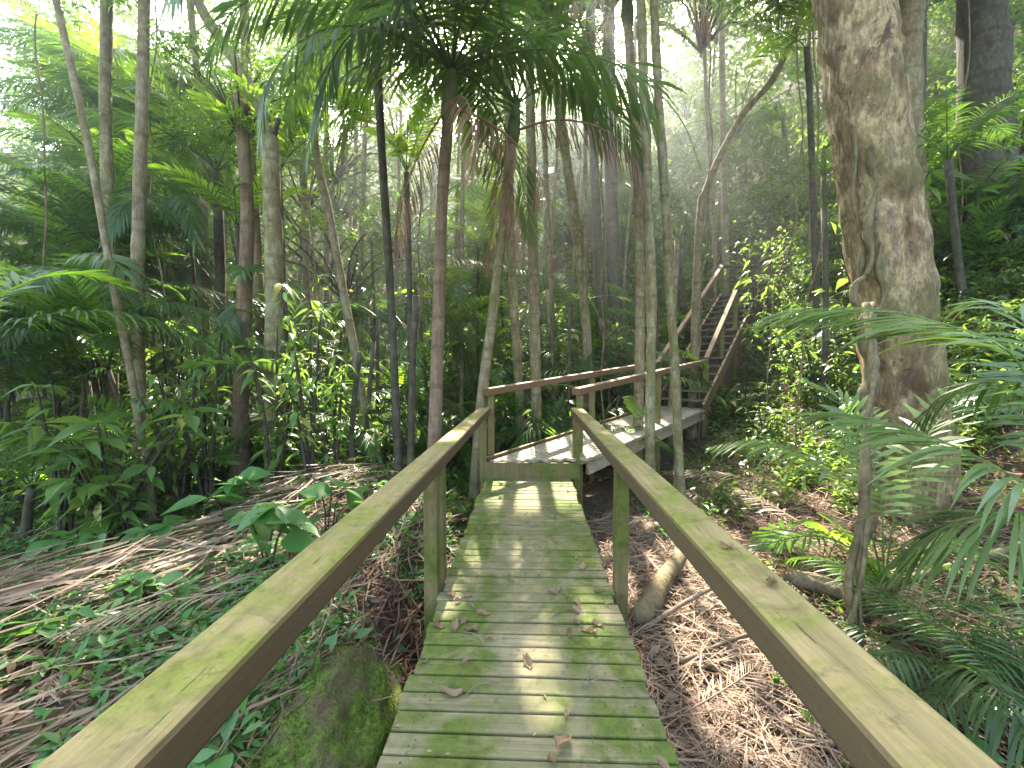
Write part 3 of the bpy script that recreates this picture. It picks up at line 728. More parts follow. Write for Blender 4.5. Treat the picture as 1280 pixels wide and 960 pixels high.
palm('palm with small crown just left of the stairs', col([(838, 500), (842, 400), (846, 330), (846, 300)], 9.3), .06, .05, ['hang', 'arch'], 9, .8, 'bark', shaft=False)
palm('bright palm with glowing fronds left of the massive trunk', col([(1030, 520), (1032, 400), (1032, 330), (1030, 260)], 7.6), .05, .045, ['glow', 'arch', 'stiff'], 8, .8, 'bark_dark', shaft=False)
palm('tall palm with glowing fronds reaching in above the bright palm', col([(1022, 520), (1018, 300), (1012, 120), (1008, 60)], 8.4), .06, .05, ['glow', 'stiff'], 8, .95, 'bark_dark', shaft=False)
palm('young palm by the top right landing with upright yellow-green fronds', col([(948, 380), (944, 362), (940, 350)], 11.5), .04, .04, ['glow', 'stiff'], 7, .5, 'bark_dark', shaft=False)
palm('palm at the right behind the massive trunk with a bright green crown', col([(1205, 420), (1195, 300), (1185, 200)], 6.6), .05, .05, ['glow', 'arch'], 7, .75, 'bark_dark', shaft=False)
palm('palm whose fronds reach in from the left edge at mid height', col([(-60, 620), (-50, 500), (-40, 420)], 3.6), .06, .06, ['arch', 'arch', 'glow'], 9, .95, 'bark_dark', shaft=False)
palm('young palm in shade at the lower left edge', col([(30, 700), (35, 640), (40, 610)], 4.4), .04, .04, ['arch', 'stiff'], 9, .75, 'bark_dark', shaft=False)

# foreground palm on the right, its fronds reaching into view
def near_palm():
    b = at(1345, 700, 2.1); b.z = ground(b.x, b.y)
    t = thing('young_palm', 'young palm at the right edge sending long narrow-leaved fronds across the view', 'palm tree', b)
    def f(pts, mat='palm_fore', **k):
        mb = frond_geo([at(*p) - b for p in pts], **k); link('frond', mb.mesh('frond', M[mat]), t)
    f([(1345, 690, 2.1), (1300, 520, 2.1), (1262, 440, 2.1), (1180, 405, 2.2), (1085, 385, 2.35), (985, 388, 2.5)], npairs=32, llen=.6, lw=.024, droop=.55, a0=38, a1=14, pet=.5, rr=.009, lift=-.1)
    f([(1345, 700, 2.1), (1340, 640, 2.0), (1290, 610, 1.95), (1210, 565, 2.0), (1120, 530, 2.1), (1040, 515, 2.25)], 'palm_fore', npairs=46, llen=.60, lw=.026, droop=.8, a0=50, a1=14, pet=.2, rr=.009, lift=.0)
    f([(1345, 700, 2.1), (1350, 560, 2.2), (1320, 480, 2.3), (1260, 470, 2.5), (1200, 480, 2.7), (1150, 520, 2.8)], 'palm_dark', npairs=44, llen=.55, lw=.021, droop=1.0, a0=60, a1=20, pet=.3, rr=.009, lift=.0)
    f([(1345, 700, 2.1), (1330, 660, 2.0), (1270, 640, 1.95), (1200, 650, 2.0), (1130, 690, 2.1)], 'palm_fore', npairs=46, llen=.6, lw=.022, droop=1.0, a0=52, a1=18, pet=.2, rr=.009, lift=.0)
    f([(1345, 700, 2.1), (1330, 600, 2.5), (1290, 420, 2.8), (1230, 375, 3.0), (1160, 400, 3.2)], 'palm_fore', npairs=28, llen=.4, lw=.032, droop=.8, a0=60, a1=22, pet=.35, rr=.008, lift=.0)
near_palm()
def mid_palm():
    b = at(1105, 740, 3.3); b.z = ground(b.x, b.y)
    t = thing('young_palm', 'young palm rooted at the foot of the massive trunk', 'palm tree', b)
    def f(pts, mat='palm_fore', **k):
        mb = frond_geo([at(*p) - b for p in pts], **k); link('frond', mb.mesh('frond', M[mat]), t)
    f([(1105, 735, 3.3), (1080, 640, 3.3), (1030, 580, 3.3), (950, 550, 3.4), (870, 562, 3.5)], npairs=28, llen=.42, lw=.032, droop=.7, a0=50, a1=18, pet=.35, rr=.008, lift=-.05)
    f([(1105, 735, 3.3), (1120, 640, 3.4), (1150, 560, 3.5), (1200, 500, 3.6), (1250, 480, 3.7)], 'palm_fore', npairs=26, llen=.42, lw=.038, droop=.5, pet=.3, rr=.008)
    f([(1105, 735, 3.3), (1100, 620, 3.4), (1075, 540, 3.6), (1050, 500, 3.8), (1010, 480, 4.)], 'palm_fore', npairs=26, llen=.4, lw=.038, droop=.6, pet=.3, rr=.008)
    f([(1105, 735, 3.3), (1070, 690, 3.2), (1020, 670, 3.1), (960, 680, 3.05), (915, 700, 3.)], 'palm_dark', npairs=28, llen=.3, lw=.018, droop=.6, pet=.2, rr=.007)
    f([(1105, 735, 3.3), (1150, 690, 3.1), (1200, 680, 3.), (1260, 720, 2.9)], 'palm_dark', npairs=26, llen=.42, lw=.034, droop=.9, pet=.2, rr=.007)
mid_palm()
for k, (px, py, D, sc, lab) in enumerate(((1180, 850, 2.6, .62, 'dark spreading young palm in deep shade at the lower right'), (1290, 830, 2.3, .6, 'dark young palm partly outside the lower right edge'))):
    p = at(px, py, D); p.z = ground(p.x, p.y)
    t = thing('young_palm', lab, 'palm tree', p)
    for i in range(9): link('frond', random.choice(FR['hang' if i % 3 else 'arch']), t, (0, 0, .12), (rnd(-.1, .1), rnd(-.2, .1), i * 2.4 + rnd(-.2, .2)), sc * rnd(.75, 1.1))

# fan palms
def fan_mesh(n=16, L=.42, w=.06, spread=300, cone=.25, mat='palm_glow'):
    mb = MB()
    for i in range(n):
        a = R(-spread / 2 + spread * i / (n - 1)); d = Vector((math.cos(a), math.sin(a), cone)).normalized(); s = Vector((-math.sin(a), math.cos(a), 0))
        vs = []; 
        for k in range(5):
            f = k / 4; ww = w * (.15 + 1.1 * f) if f < .8 else w * .85; dz = -.25 * L * f * f
            p = d * L * f * rnd(.97, 1.0) + Vector((0, 0, dz)); vs += [p + s * ww * .5 + Vector((0, 0, -.012 * f)), p + Vector((0, 0, .012 * f)), p - s * ww * .5 + Vector((0, 0, -.012 * f))]
        mb.add(vs, [(3 * k + j, 3 * k + j + 1, 3 * k + j + 4, 3 * k + j + 3) for k in range(4) for j in (0, 1)])
    return mb.mesh('fan', M[mat], False)
FAN = [fan_mesh(), fan_mesh(14, .4, .06, 220, .35), fan_mesh(18, .45, .05, 260, .1, 'palm')]
def fan_palm(px, py, D, h, sc, n, label, meshes=(0, 1), group=None):
    p = at(px, py, D); p.z = ground(p.x, p.y)
    t = thing('fan_palm', label, 'fan palm', p, group)
    for i in range(n):
        az = i * 2.4 + rnd(-.3, .3); e = rnd(.5, 1.1); c = Vector((math.cos(az) * math.cos(e), math.sin(az) * math.cos(e), math.sin(e))) * h * rnd(.7, 1.)
        mb = MB(); P = smoothpts([Vector((0, 0, -.05)), c * .55 + Vector((0, 0, .06)), c], .15); tube(mb, P, .006 * sc, 4)
        st = link('stalk', mb.mesh('stalk', M['stem']), t)
        link('fan', FAN[random.choice(meshes)], t, c, (rnd(-.3, .3), rnd(.2, .7), az), sc * rnd(.8, 1.1))
fan_palm(1025, 660, 4.0, .55, .75, 6, 'small fan palm with glowing lime leaves at the foot of the massive trunk')
fan_palm(725, 520, 9.5, 3.6, 1.3, 5, 'tall fan palm with round lime leaves high behind the far handrail')
fan_palm(1180, 600, 5.2, 1.0, 1.0, 6, 'fan palm with broad green leaves right of the massive trunk', (0, 2))

# ================================================================== repeats: further trees, palms, shrubs
def scatter(n, xr, yr, test, tries=40):
    out = []
    for _ in range(n):
        for _ in range(tries):
            x, y = rnd(*xr), rnd(*yr)
            if test(x, y): out.append((x, y)); break
    return out
def px_of(x, y): return 660 + 540 * x / max(.1, y)
def free(x, y):
    if abs(x - .1) < .3 or abs(x - 1.2) < .3: return False
    return clear_of_walk(x, y, .5) and abs(x) < 2 + y * 1.5 and not (560 < px_of(x, y) < 900 and y < 7.5)

for i, (x, y) in enumerate(scatter(54, (-18, 16), (8.0, 19), lambda x, y: free(x, y) and not (880 < px_of(x, y) < 1000 and y < 13))):
    g = ground(x, y); h = rnd(1.2, 7.5); lean = Vector((rnd(-.4, .4), rnd(-.4, .4), 0))
    palm('slender forest palm with arching crown among the trees', [Vector((x, y, g)), Vector((x, y, g + h * .5)) + lean * .4, Vector((x, y, g + h)) + lean], .055, .045,
         random.choice([['arch'], ['hang', 'arch'], ['arch', 'stiff'], ['glow', 'arch']]), 10, rnd(.9, 1.35), random.choice(['bark', 'bark_dark', 'bark_moss']), group='slender palms among the trees behind')
for i, (x, y) in enumerate(scatter(27, (-20, 20), (8.5, 24), lambda x, y: free(x, y))):
    g = ground(x, y); h = rnd(6, 12); lean = Vector((rnd(-.9, .9), rnd(-.5, .5), 0)); r = rnd(.03, .07)
    tree('slender forest tree with a leafy crown in the thick of the wood', [Vector((x, y, g)), Vector((x, y, g + h * .5)) + lean * .3, Vector((x, y, g + h)) + lean], r, r * .75,
         random.choice(['leaf', 'pale', 'leaf']), rnd(.8, 1.25), random.choice(['bark', 'bark', 'bark_dark', 'bark_moss']), group='slender trees in the thick of the wood', crowns=((0, 0, 0), (rnd(-1, 1), rnd(-1, 1), -rnd(2, 5))))
for i, (x, y) in enumerate(scatter(78, (-12, 7), (5.6, 12), lambda x, y: free(x, y) and not (x > .6 and y < 7) and not (880 < px_of(x, y)) and not (-1.6 < x < 0 and y < 6.5))):
    g = ground(x, y); h = rnd(.5, 5.2); lean = Vector((rnd(-.3, .3), rnd(-.3, .3), 0))
    palm('small understorey palm with a full crown of fronds at mid height', [Vector((x, y, g)), Vector((x, y, g + h * .5)) + lean * .4, Vector((x, y, g + h)) + lean], .035, .03,
         random.choice([['arch'], ['hang', 'arch'], ['arch', 'stiff'], ['arch', 'stiff'], ['glow', 'arch'], ['glow', 'stiff']]), 10, rnd(.9, 1.35), 'bark_dark', group='small palms filling the understorey', shaft=False)
for i, (x, y) in enumerate(scatter(20, (-3.5, 4.5), (8.2, 13), lambda x, y: clear_of_walk(x, y, .5) and 470 < px_of(x, y) < 850)):
    g = ground(x, y); h = rnd(.4, 3.2)
    palm('feathery palm standing in the hollow beyond the far handrails', [Vector((x, y, g)), Vector((x + rnd(-.2, .2), y, g + h * .5)), Vector((x + rnd(-.3, .3), y, g + h))], .035, .03,
         random.choice([['arch'], ['glow', 'stiff'], ['arch', 'stiff']]), 10, rnd(.9, 1.3), 'bark_dark', group='palms in the hollow beyond the far handrails', shaft=False)
for i, (x, y) in enumerate(scatter(24, (-14, 5), (9, 15), lambda x, y: clear_of_walk(x, y, .5) and 20 < px_of(x, y) < 860 and abs(x - .1) > .3)):
    g = ground(x, y); top = H + math.tan(R(rnd(17, 36))) * y; lean = Vector((rnd(-.5, .5), rnd(-.4, .4), 0)); h = max(3, top - g)
    palm('tall palm with a wide crown reaching into the canopy', [Vector((x, y, g)), Vector((x, y, g + h * .5)) + lean * .3, Vector((x, y, g + h)) + lean], .05, .04,
         random.choice([['arch'], ['arch', 'hang'], ['arch', 'glow']]), 13, rnd(1.3, 1.8), 'bark', group='tall palms reaching into the canopy')
# low young palms
for i, (x, y) in enumerate(scatter(95, (-15, 13), (5.2, 16), lambda x, y: free(x, y) and not (x > 1 and y < 7) and not (880 < px_of(x, y) < 1010))):
    p = Vector((x, y, ground(x, y)))
    t = thing('young_palm', 'knee-high to head-high young palm fanning out of the undergrowth', 'palm tree', p, 'young palms in the undergrowth')
    sc = rnd(.6, 1.25)
    for k in range(9): link('frond', random.choice(FR[random.choice(['arch', 'stiff', 'arch', 'hang'] if i % 6 else ['glow', 'stiff'])]), t, (0, 0, .1), (rnd(-.1, .1), rnd(-.35, .1), k * 2.4 + rnd(-.2, .2)), sc * rnd(.75, 1.1))
# shrubs: left and behind
for i, (x, y) in enumerate(scatter(165, (-14, 12), (3.4, 15), lambda x, y: clear_of_walk(x, y, .55) and (y > 5 or (x + 3.3) * -.92 + (y - 2.6) * .39 > .7) and abs(x) < 1.5 + y * 1.4 and not (x > .6 and y < 7) and not (-3.5 < x < 0 and y < 5.6) and not (1 < x < 3.5 and y < 9.5) and not (810 < px_of(x, y) < 940 and y < 12.5))):
    shrub(random.choice(['broad', 'pale', 'fine', 'finepale', 'tall']), x, y, rnd(.7, 1.7), 'leafy undergrowth shrub between the trunks', 'undergrowth shrubs between the trunks')
# shrubs on the right hillside
for i, (x, y) in enumerate(scatter(120, (3.0, 12), (5.2, 12), lambda x, y: clear_of_walk(x, y, .35) and px_of(x, y) > 880 and ground(x, y) > .0 and not (px_of(x, y) < 1060 and y < 5.6) and px_of(x, y) > 925)):
    shrub(random.choice(['pale', 'fine', 'finepale', 'finepale', 'broad']), x, y, rnd(.4, .95), 'low leafy shrub on the right hillside', 'low shrubs on the right hillside')

for k in range(9):
    f = k / 8; q = Vector((3.80, 9.36, 0)).lerp(Vector((5.6, 11.6, 0)), f) + S2 * rnd(.25, .7)
    shrub(random.choice(['pale', 'broad', 'sapl'] if f > .3 else ['pale', 'broad']), q.x, q.y, rnd(.8, 1.1), 'leafy shrub pressing against the right side of the stairs', 'shrubs beside the stairs')
# seedlings and stems in the foreground
for px, py, D, s, lab in ((335, 690, 3.1, 1.6, 'broad-leaved seedling cluster just beyond the left handrail'), (290, 612, 4.1, 1.7, 'single seedling with one large heart-shaped leaf on the left mound'),
                          (410, 640, 3.6, 1.4, 'seedling close to the left handrail with upright leaves'), (215, 655, 3.9, 1.5, 'seedling with narrow pale leaves on the left mound'),
                          (190, 750, 2.8, .9, 'seedling in the litter at the far left of the mound'), (1190, 890, 2.2, .9, 'bright seedling in the dark lower right corner'),
                          (280, 930, 1.7, .7, 'seedling below the left handrail beside the mossy rock'), (100, 660, 3.6, 1.3, 'broad-leaved plant beside the dead fronds at the left edge'),
                          (1105, 870, 2.6, .6, 'tiny seedling right of the near right handrail'), (350, 930, 1.55, .55, 'low leafy sprig tucked between the left handrail and the rock')):
    p = at(px, py, D); shrub('seed', p.x, p.y, s, lab, None, 'seedling')
for i in range(24):
    x, y = rnd(-4.6, -1.0), rnd(1.3, 4.8)
    if x < -1.1 * y - .8: continue
    shrub('seed', x, y, rnd(.35, .75), 'small green seedling sprouting from the litter of the left mound', 'seedlings on the left mound', 'seedling')
for px, D, s, lab in ((390, 5.0, .85, 'tall leggy sapling with pale drooping leaves in front of the mossy trunk'), (262, 5.4, .95, 'tall leggy sapling in front of the red-brown trunk'), (225, 5.2, .8, 'leggy sapling left of the red-brown trunk'),
                      (345, 5.2, .85, 'leggy sapling with pale leaf tufts between the red-brown and mossy trunks'), (420, 5.3, .6, 'short sapling with dark stem right of the mossy trunk')):
    p = at(px, 600, D); shrub('sapl', p.x, p.y, s, lab, None, 'sapling')

for i, (px, D, z1) in enumerate(((30, 6, 6), (215, 7, 8), (395, 6.5, 7), (515, 7, 6), (650, 8, 8), (755, 7.5, 8), (875, 9, 9), (960, 8, 8), (1000, 6.5, 6), (1195, 7, 7))):
    b = at(px, 480, D); b.z = ground(b.x, b.y); t = MB(); q = rnd(-.6, .6)
    P = smoothpts([Vector((0, 0, -.05)), Vector((q * .2, .1, z1 * .3)), Vector((q * .9, 0, z1 * .6)), Vector((q * .5, .2, z1 + 1))], .2)
    tube(t, [p + Vector((.03 * math.sin(k * .7 + i), .03 * math.cos(k * .5), 0)) for k, p in enumerate(P)], .012, 6, .3, 6.)
    tag(link('hanging_vine', t.mesh('hanging_vine', M['vine']), None, b), 'thin hanging vine dropping from the canopy to the ground', 'vine', 'thin vines hanging among the trees')
# slender vine-wrapped stem in front of the massive tree
def vine_stem():
    ctrl = [at(1072, 830, 3.0), at(1070, 740, 3.0), at(1078, 660, 3.05), at(1080, 560, 3.15), at(1092, 470, 3.4), at(1086, 380, 3.9)]
    b = ctrl[0].copy(); b.z = ground(b.x, b.y)
    t = thing('vine', 'gnarled climbing vine stem rising just beyond the right handrail', 'vine', b)
    pts = [c - b for c in ctrl]; pts[0].z = -.1
    for k in range(3):
        P = smoothpts(pts, .05); Q = [p + Vector((math.cos(i * .17 + k * 2.1 + math.sin(i * .1)), math.sin(i * .17 + k * 2.1), 0)) * (.018 + .016 * math.sin(i * .13 + k)) for i, p in enumerate(P)]
        mb = MB(); tube(mb, Q, [(.030, .02, .016)[k] * (1 + .25 * math.sin(i * .31 + k)) for i in range(len(Q))], 8, .5, 12.); link('strand', mb.mesh('strand', M['vine']), t)
vine_stem()

# fallen log and branches on the right slope
def log(pa, pb, r, label, mat='log', name='fallen_log', cat='log', n=12):
    a, b = Vector(pa), Vector(pb); c = (a + b) / 2
    t = MB(); P = smoothpts([a - c, Vector((rnd(-.03, .03), rnd(-.03, .03), .02)), b - c], .08); tube(t, P, [r * (1 - .25 * i / len(P)) for i in range(len(P))], n, .25, 7.)
    o = link(name, t.mesh(name, M[mat]), None, c); return tag(o, label, cat)
def gp(px, py, D, dz=0):
    p = at(px, py, D); p.z = ground(p.x, p.y) + dz; return p
log(gp(985, 745, 3.9, .10), gp(1075, 760, 3.4, .12), .085, 'short thick fallen log beside the gnarled vine stem')
log(gp(1080, 735, 3.3, .22), gp(1290, 725, 3.2, .45), .03, 'long straight fallen branch right of the gnarled vine stem', name='fallen_branch', cat='branch', n=8)
log(gp(800, 790, 3.2, .05), gp(905, 745, 3.7, .16), .02, 'brown branch lying in the litter below the right handrail', name='fallen_branch', cat='branch', n=6)
log(gp(850, 830, 2.9, .05), gp(960, 800, 3.2, .08), .016, 'thin dark branch in the twig litter near the right handrail', name='fallen_branch', cat='branch', n=6)
log(gp(798, 800, 3.3, .04), gp(850, 700, 4.3, .16), .09, 'pale half-buried root log just right of the deck', mat='vine')
log(gp(960, 700, 4.3, .05), gp(1010, 790, 3.5, .1), .022, 'dead branch leaning across the fallen log', name='fallen_branch', cat='branch', n=6)

# mossy rock beside the deck
def rock():
    import bmesh
    bm = bmesh.new(); bmesh.ops.create_icosphere(bm, subdivisions=6, radius=1)
    for v in bm.verts:
        c = v.co.copy(); k = 1 + .22 * noise.noise(c * 1.4 + Vector((4, 0, 0))) + .10 * noise.noise(c * 4) + .035 * noise.noise(c * 11) + .02 * noise.noise(c * 28)
        v.co = Vector((c.x * .34, c.y * .80, c.z * .40)) * k
    me = bpy.data.meshes.new('mossy_rock'); bm.to_mesh(me); bm.free(); me.materials.append(M['moss'])
    me.polygons.foreach_set('use_smooth', [True] * len(me.polygons))
    rk = tag(link('mossy_rock', me, None, (-.93, 1.75, -.43), (0, 0, R(3))), 'rounded moss-covered rock beside the left edge of the near deck', 'rock')
    pv = []; pn = []
    for v in me.vertices:
        if v.co.z > -.05 and noise.noise(v.co * 6) > -.12:
            for _ in range(2): pv.append(list(v.co + Vector((rnd(-.008, .008), rnd(-.008, .008), -.002)))); pn.append(list(v.normal))
    pv = np.array(pv); pn = np.array(pn); n_ = len(pv); l_ = rng.uniform(.006, .018, n_)
    V_, F_ = leaf_arrays(pv, pn * .7 + rdir(n_) * .7, rdir(n_), l_, l_ * .35, .2, .2)
    mo = link('moss', np_mesh('moss', V_, F_, M['moss']), rk); mo['kind'] = 'stuff'
rock()

# ================================================================== litter and ground cover (uncountable)
def gz(x, y): return np.array([ground(a, b) for a, b in zip(x, y)])
def strips(n, xf, ll, ww, mat, name, label, flat=.25, az=None, lift=.05):
    x, y = xf(n); n = len(x); z = gz(x, y) + rng.uniform(0, lift, n)
    a = rng.uniform(0, 6.28, n) if az is None else rng.normal(az[0], az[1], n)
    l = rng.uniform(*ll, n); wd = rng.uniform(*ww, n); e = rng.normal(0, flat, n)
    d = np.stack([np.cos(a) * np.cos(e), np.sin(a) * np.cos(e), np.sin(e)], 1); s = np.stack([-np.sin(a), np.cos(a), rng.normal(0, .6, n)], 1)
    s /= np.linalg.norm(s, axis=1)[:, None]; k = rng.normal(0, .18, n)[:, None]
    c = np.stack([x, y, z], 1); rows = []
    for f in (-.5, -.17, .17, .5):
        cen = c + d * l[:, None] * f + s * l[:, None] * k * (f * f * 2) + np.array([0, 0, 1]) * (l * (.25 - f * f) * .35 * np.abs(k[:, 0]) * 3)[:, None]
        wk = wd[:, None] * (.5 if abs(f) < .3 else .2); rows += [cen + s * wk, cen - s * wk]
    V_ = np.stack(rows, 1).reshape(-1, 3); b = (np.arange(n) * 8)[:, None]
    F_ = np.concatenate([b + np.array([2 * i, 2 * i + 1, 2 * i + 3, 2 * i + 2]) for i in range(3)])
    return V_, F_
def region(x0, x1, y0, y1, test):
    def f(n):
        x = rng.uniform(x0, x1, n); y = y0 + (y1 - y0) * rng.random(n) ** 1.5; m = np.array([test(a, b) for a, b in zip(x, y)]); return x[m], y[m]
    return f
def litter_leaves(n, reg, ls):
    x, y = reg(n); n = len(x); z = gz(x, y) + rng.uniform(.005, .05, n); a = rdir(n, 0, .25)
    l = rng.uniform(*ls, n); return leaf_arrays(np.stack([x, y, z], 1), a, rdir(n, 1.5, .8), l, l * rng.uniform(.3, .6, n), .6, -.15)
off = lambda x, y: clear_of_walk(x, y, -.12)
rightside = region(.5, 6.5, .3, 9, lambda x, y: off(x, y) and x < 1.2 + y * 1.1)
leftside = region(-6, -.5, .3, 8, lambda x, y: off(x, y) and x > -1.4 - y * 1.3)
both = region(-9, 9, .3, 13, lambda x, y: off(x, y))
V_, F_ = combine([strips(15000, rightside, (.06, .4), (.003, .010), None, '', ''), strips(2500, region(.55, 2.4, .5, 5.5, off), (.3, .9), (.004, .012), None, '', '', .12)])
V2_, F2_ = combine([strips(9000, rightside, (.06, .45), (.003, .011), None, '', ''), litter_leaves(2500, rightside, (.03, .09))])
tag(link('frond_litter', np_mesh('litter', V2_, F2_, M['redstraw'])), 'dark reddish dry strands and leaf scraps mixed through the litter right of the deck', 'leaf litter', kind='stuff')
tag(link('frond_litter', np_mesh('litter', V_, F_, M['straw'])), 'tangled dry palm strands covering the ground right of the deck', 'leaf litter', kind='stuff')
V_, F_ = combine([strips(5000, leftside, (.06, .35), (.006, .016), None, '', ''), strips(1500, region(-1.6, -.56, 1, 6, off), (.2, .7), (.006, .014), None, '', '', .3, (1.4, .5), .12)])
tag(link('frond_litter', np_mesh('litter', V_, F_, M['redstraw'])), 'reddish dry strands scattered over the ground left of the deck', 'leaf litter', kind='stuff')
# the long straw ridge of fallen fronds on the left mound
def ridge(n):
    t = rng.random(n); v = rng.normal(0, .30, n); px = -3.5 + 1.45 * t - .92 * v; py = 2.2 + 3.3 * t + .39 * v; return px, py
V_, F_ = combine([strips(620, ridge, (.3, 1.0), (.008, .024), None, '', '', .10, (1.12, .34), .26), strips(900, region(-4.6, -1.2, 1.2, 4.4, off), (.3, .7), (.008, .016), None, '', '', .12, (1.1, .45), .10)])
tag(link('dead_frond_ridge', np_mesh('ridge', V_, F_, M['straw'])), 'long straw coloured heap of fallen palm fronds across the left mound', 'leaf litter', kind='stuff')
V_, F_ = combine([litter_leaves(11000, both, (.05, .13)), litter_leaves(5000, leftside, (.04, .12)), litter_leaves(5000, rightside, (.04, .12))])
tag(link('leaf_litter', np_mesh('leaf_litter', V_, F_, M['dead'])), 'brown fallen leaves spread over the forest floor', 'leaf litter', kind='stuff')
# ground cover
def cover(n, reg, ls, hh, wr=.4):
    x, y = reg(n); n = len(x); m = np.array([noise.noise(Vector((a * .9, b * .9, 2))) > rnd(-.45, .3) for a, b in zip(x, y)]); x = x[m]; y = y[m]; n = len(x)
    K = 5; X = np.repeat(x, K); Y = np.repeat(y, K); Z = np.repeat(gz(x, y), K) + rng.uniform(.01, 1, n * K) * np.repeat(rng.uniform(.3, 1, n), K) * hh
    l = rng.uniform(*ls, n * K); a = rdir(n * K, .25, .45)
    return leaf_arrays(np.stack([X, Y, Z], 1) + rng.normal(0, .02, (n * K, 3)), a, rdir(n * K, 2, .5), l, l * wr, .25, .2)
V_, F_ = combine([cover(12000, leftside, (.035, .12), .16), cover(5200, region(-1.5, -.56, .8, 3.4, off), (.02, .055), .12, .35), cover(700, leftside, (.10, .2), .12, .12)])
tag(link('ground_cover', np_mesh('ground_cover', V_, F_, M['seedling'])), 'small green seedlings and creepers over the left mound', 'ground cover', kind='stuff')
V_, F_ = combine([cover(9000, region(-12, 0, 5, 14, off), (.06, .16), .35), cover(6000, region(1.5, 12, 5, 14, off), (.05, .14), .3), cover(900, region(1.6, 5, 2, 6, off), (.04, .10), .14)])
tag(link('ground_cover', np_mesh('ground_cover', V_, F_, M['leaf'])), 'dense leafy ground cover under the trees and on the slope', 'ground cover', kind='stuff')
# moss tufts and leaflets on the rock side bank are part of the cover above

# dead fronds lying about
for px, py, D, rz, sc, lab in ((900, 640, 5.4, 200, .8, 'curled dead frond right of the lichen-spotted trunks'), (960, 600, 6.2, 150, .8, 'dead frond drooping down the slope right of the walk'), (560, 640, 4.7, 80, .6, 'dead frond lying against the left post'),
                               (850, 900, 2.4, 20, .5, 'dead frond beside the right deck edge, nearest the viewer'), (930, 860, 2.7, 60, .5, 'dead frond under the near right handrail'), (420, 600, 4.8, 170, .8, 'dead frond draped over the left mound'),
                               (215, 600, 5.0, 230, .7, 'upturned dead frond behind the left mound'), (1000, 650, 5.0, 100, .7, 'dead frond below the lime fan palm'), (870, 560, 7.0, 250, .8, 'dead frond in the dip beside the far boardwalk')):
    p = gp(px, py, D, .08)
    o = link('dead_frond', random.choice(FR['deadflat']), None, p, (rnd(-.2, .2), rnd(-.1, .15), R(rz)), sc); tag(o, lab, 'dead frond')
for i in range(26):
    x, y = (rnd(.8, 3.6), rnd(1.6, 6.5)) if i % 3 else (rnd(-4.2, -.9), rnd(1.6, 5.4))
    if not clear_of_walk(x, y, .05) or px_of(x, y) > 1150: continue
    o = link('dead_frond', random.choice(FR['deadflat']), None, (x, y, ground(x, y) + .05), (rnd(-.15, .15), rnd(-.05, .12), rnd(0, 6.3)), rnd(.35, .7)); tag(o, 'brown dead frond lying flat in the litter beside the walk', 'dead frond', 'dead fronds lying in the litter')
# fallen leaves and twigs on the deck
LV = []
for k in range(6):
    mb = MB(); L_ = rnd(.06, .1); vs = []
    for i in range(7):
        f = i / 6; wv = .5 * L_ * .55 * math.sin(math.pi * (f * .9 + .05)) ** .8; z = .012 * math.sin(f * 3.1 + k) + .004
        for j, q in enumerate((-1, -.5, 0, .5, 1)): vs.append((L_ * (f - .5), wv * q + .006 * math.sin(f * 4 + k), z + abs(q) ** 2 * .018 * (1 + .5 * math.sin(k + f * 5)) + rnd(-.002, .002)))
    mb.add(vs, [(i * 5 + j, i * 5 + j + 1, (i + 1) * 5 + j + 1, (i + 1) * 5 + j) for i in range(6) for j in range(4)])
    LV.append(mb.mesh('dried_leaf', M['dead']))
spots = [(-.42, 2.55), (-.38, 2.62), (-.33, 2.5), (-.36, 2.35), (-.4, 2.3), (-.25, 2.42), (-.3, 2.28), (-.2, 2.2), (.2, 2.7), (.25, 2.62), (.16, 2.66), (.3, 2.55), (.32, 2.3), (.28, 2.36), (.36, 2.28), (.22, 2.25), (.45, 2.7), (.48, 2.55)]
spots += [(rnd(-.5, .5), rnd(1.4, 5.3)) for _ in range(26)] + [(-.5 + rnd(0, .05), rnd(1.4, 3)) for _ in range(5)]
for x, y in spots:
    o = link('dried_leaf', random.choice(LV), None, (x, y, .006), (rnd(-.15, .15), rnd(-.15, .15), rnd(0, 6.3)), rnd(.35, .95)); tag(o, 'small dried brown leaf lying on the deck boards', 'leaf', 'dried leaves on the deck')
o = link('dried_leaf', LV[1], None, (.135, 1.575, .008), (0, 0, 1.2), 1.15); tag(o, 'curled brown leaf on the near deck boards, bottom middle of the picture', 'leaf')
n_ = 900; x_ = np.clip(rng.normal(0, .30, n_) + .12 * np.sign(rng.normal(size=n_)), -.53, .53); y_ = rng.uniform(1.2, 5.4, n_); l_ = rng.uniform(.006, .028, n_)
kk = np.array([noise.noise(Vector((a * 2.5, b * 1.8, 9))) > rnd(-.3, .4) for a, b in zip(x_, y_)]); x_, y_, l_ = x_[kk], y_[kk], l_[kk]; n_ = len(x_)
V_, F_ = leaf_arrays(np.stack([x_, y_, np.full(n_, .006)], 1), rdir(n_, 0, .12), rdir(n_, 2, .5), l_, l_ * .45, .5, 0)
tag(link('leaf_crumbs', np_mesh('leaf_crumbs', V_, F_, M['dead'])), 'crumbs of dead leaf strewn over the deck boards', 'debris', kind='stuff')
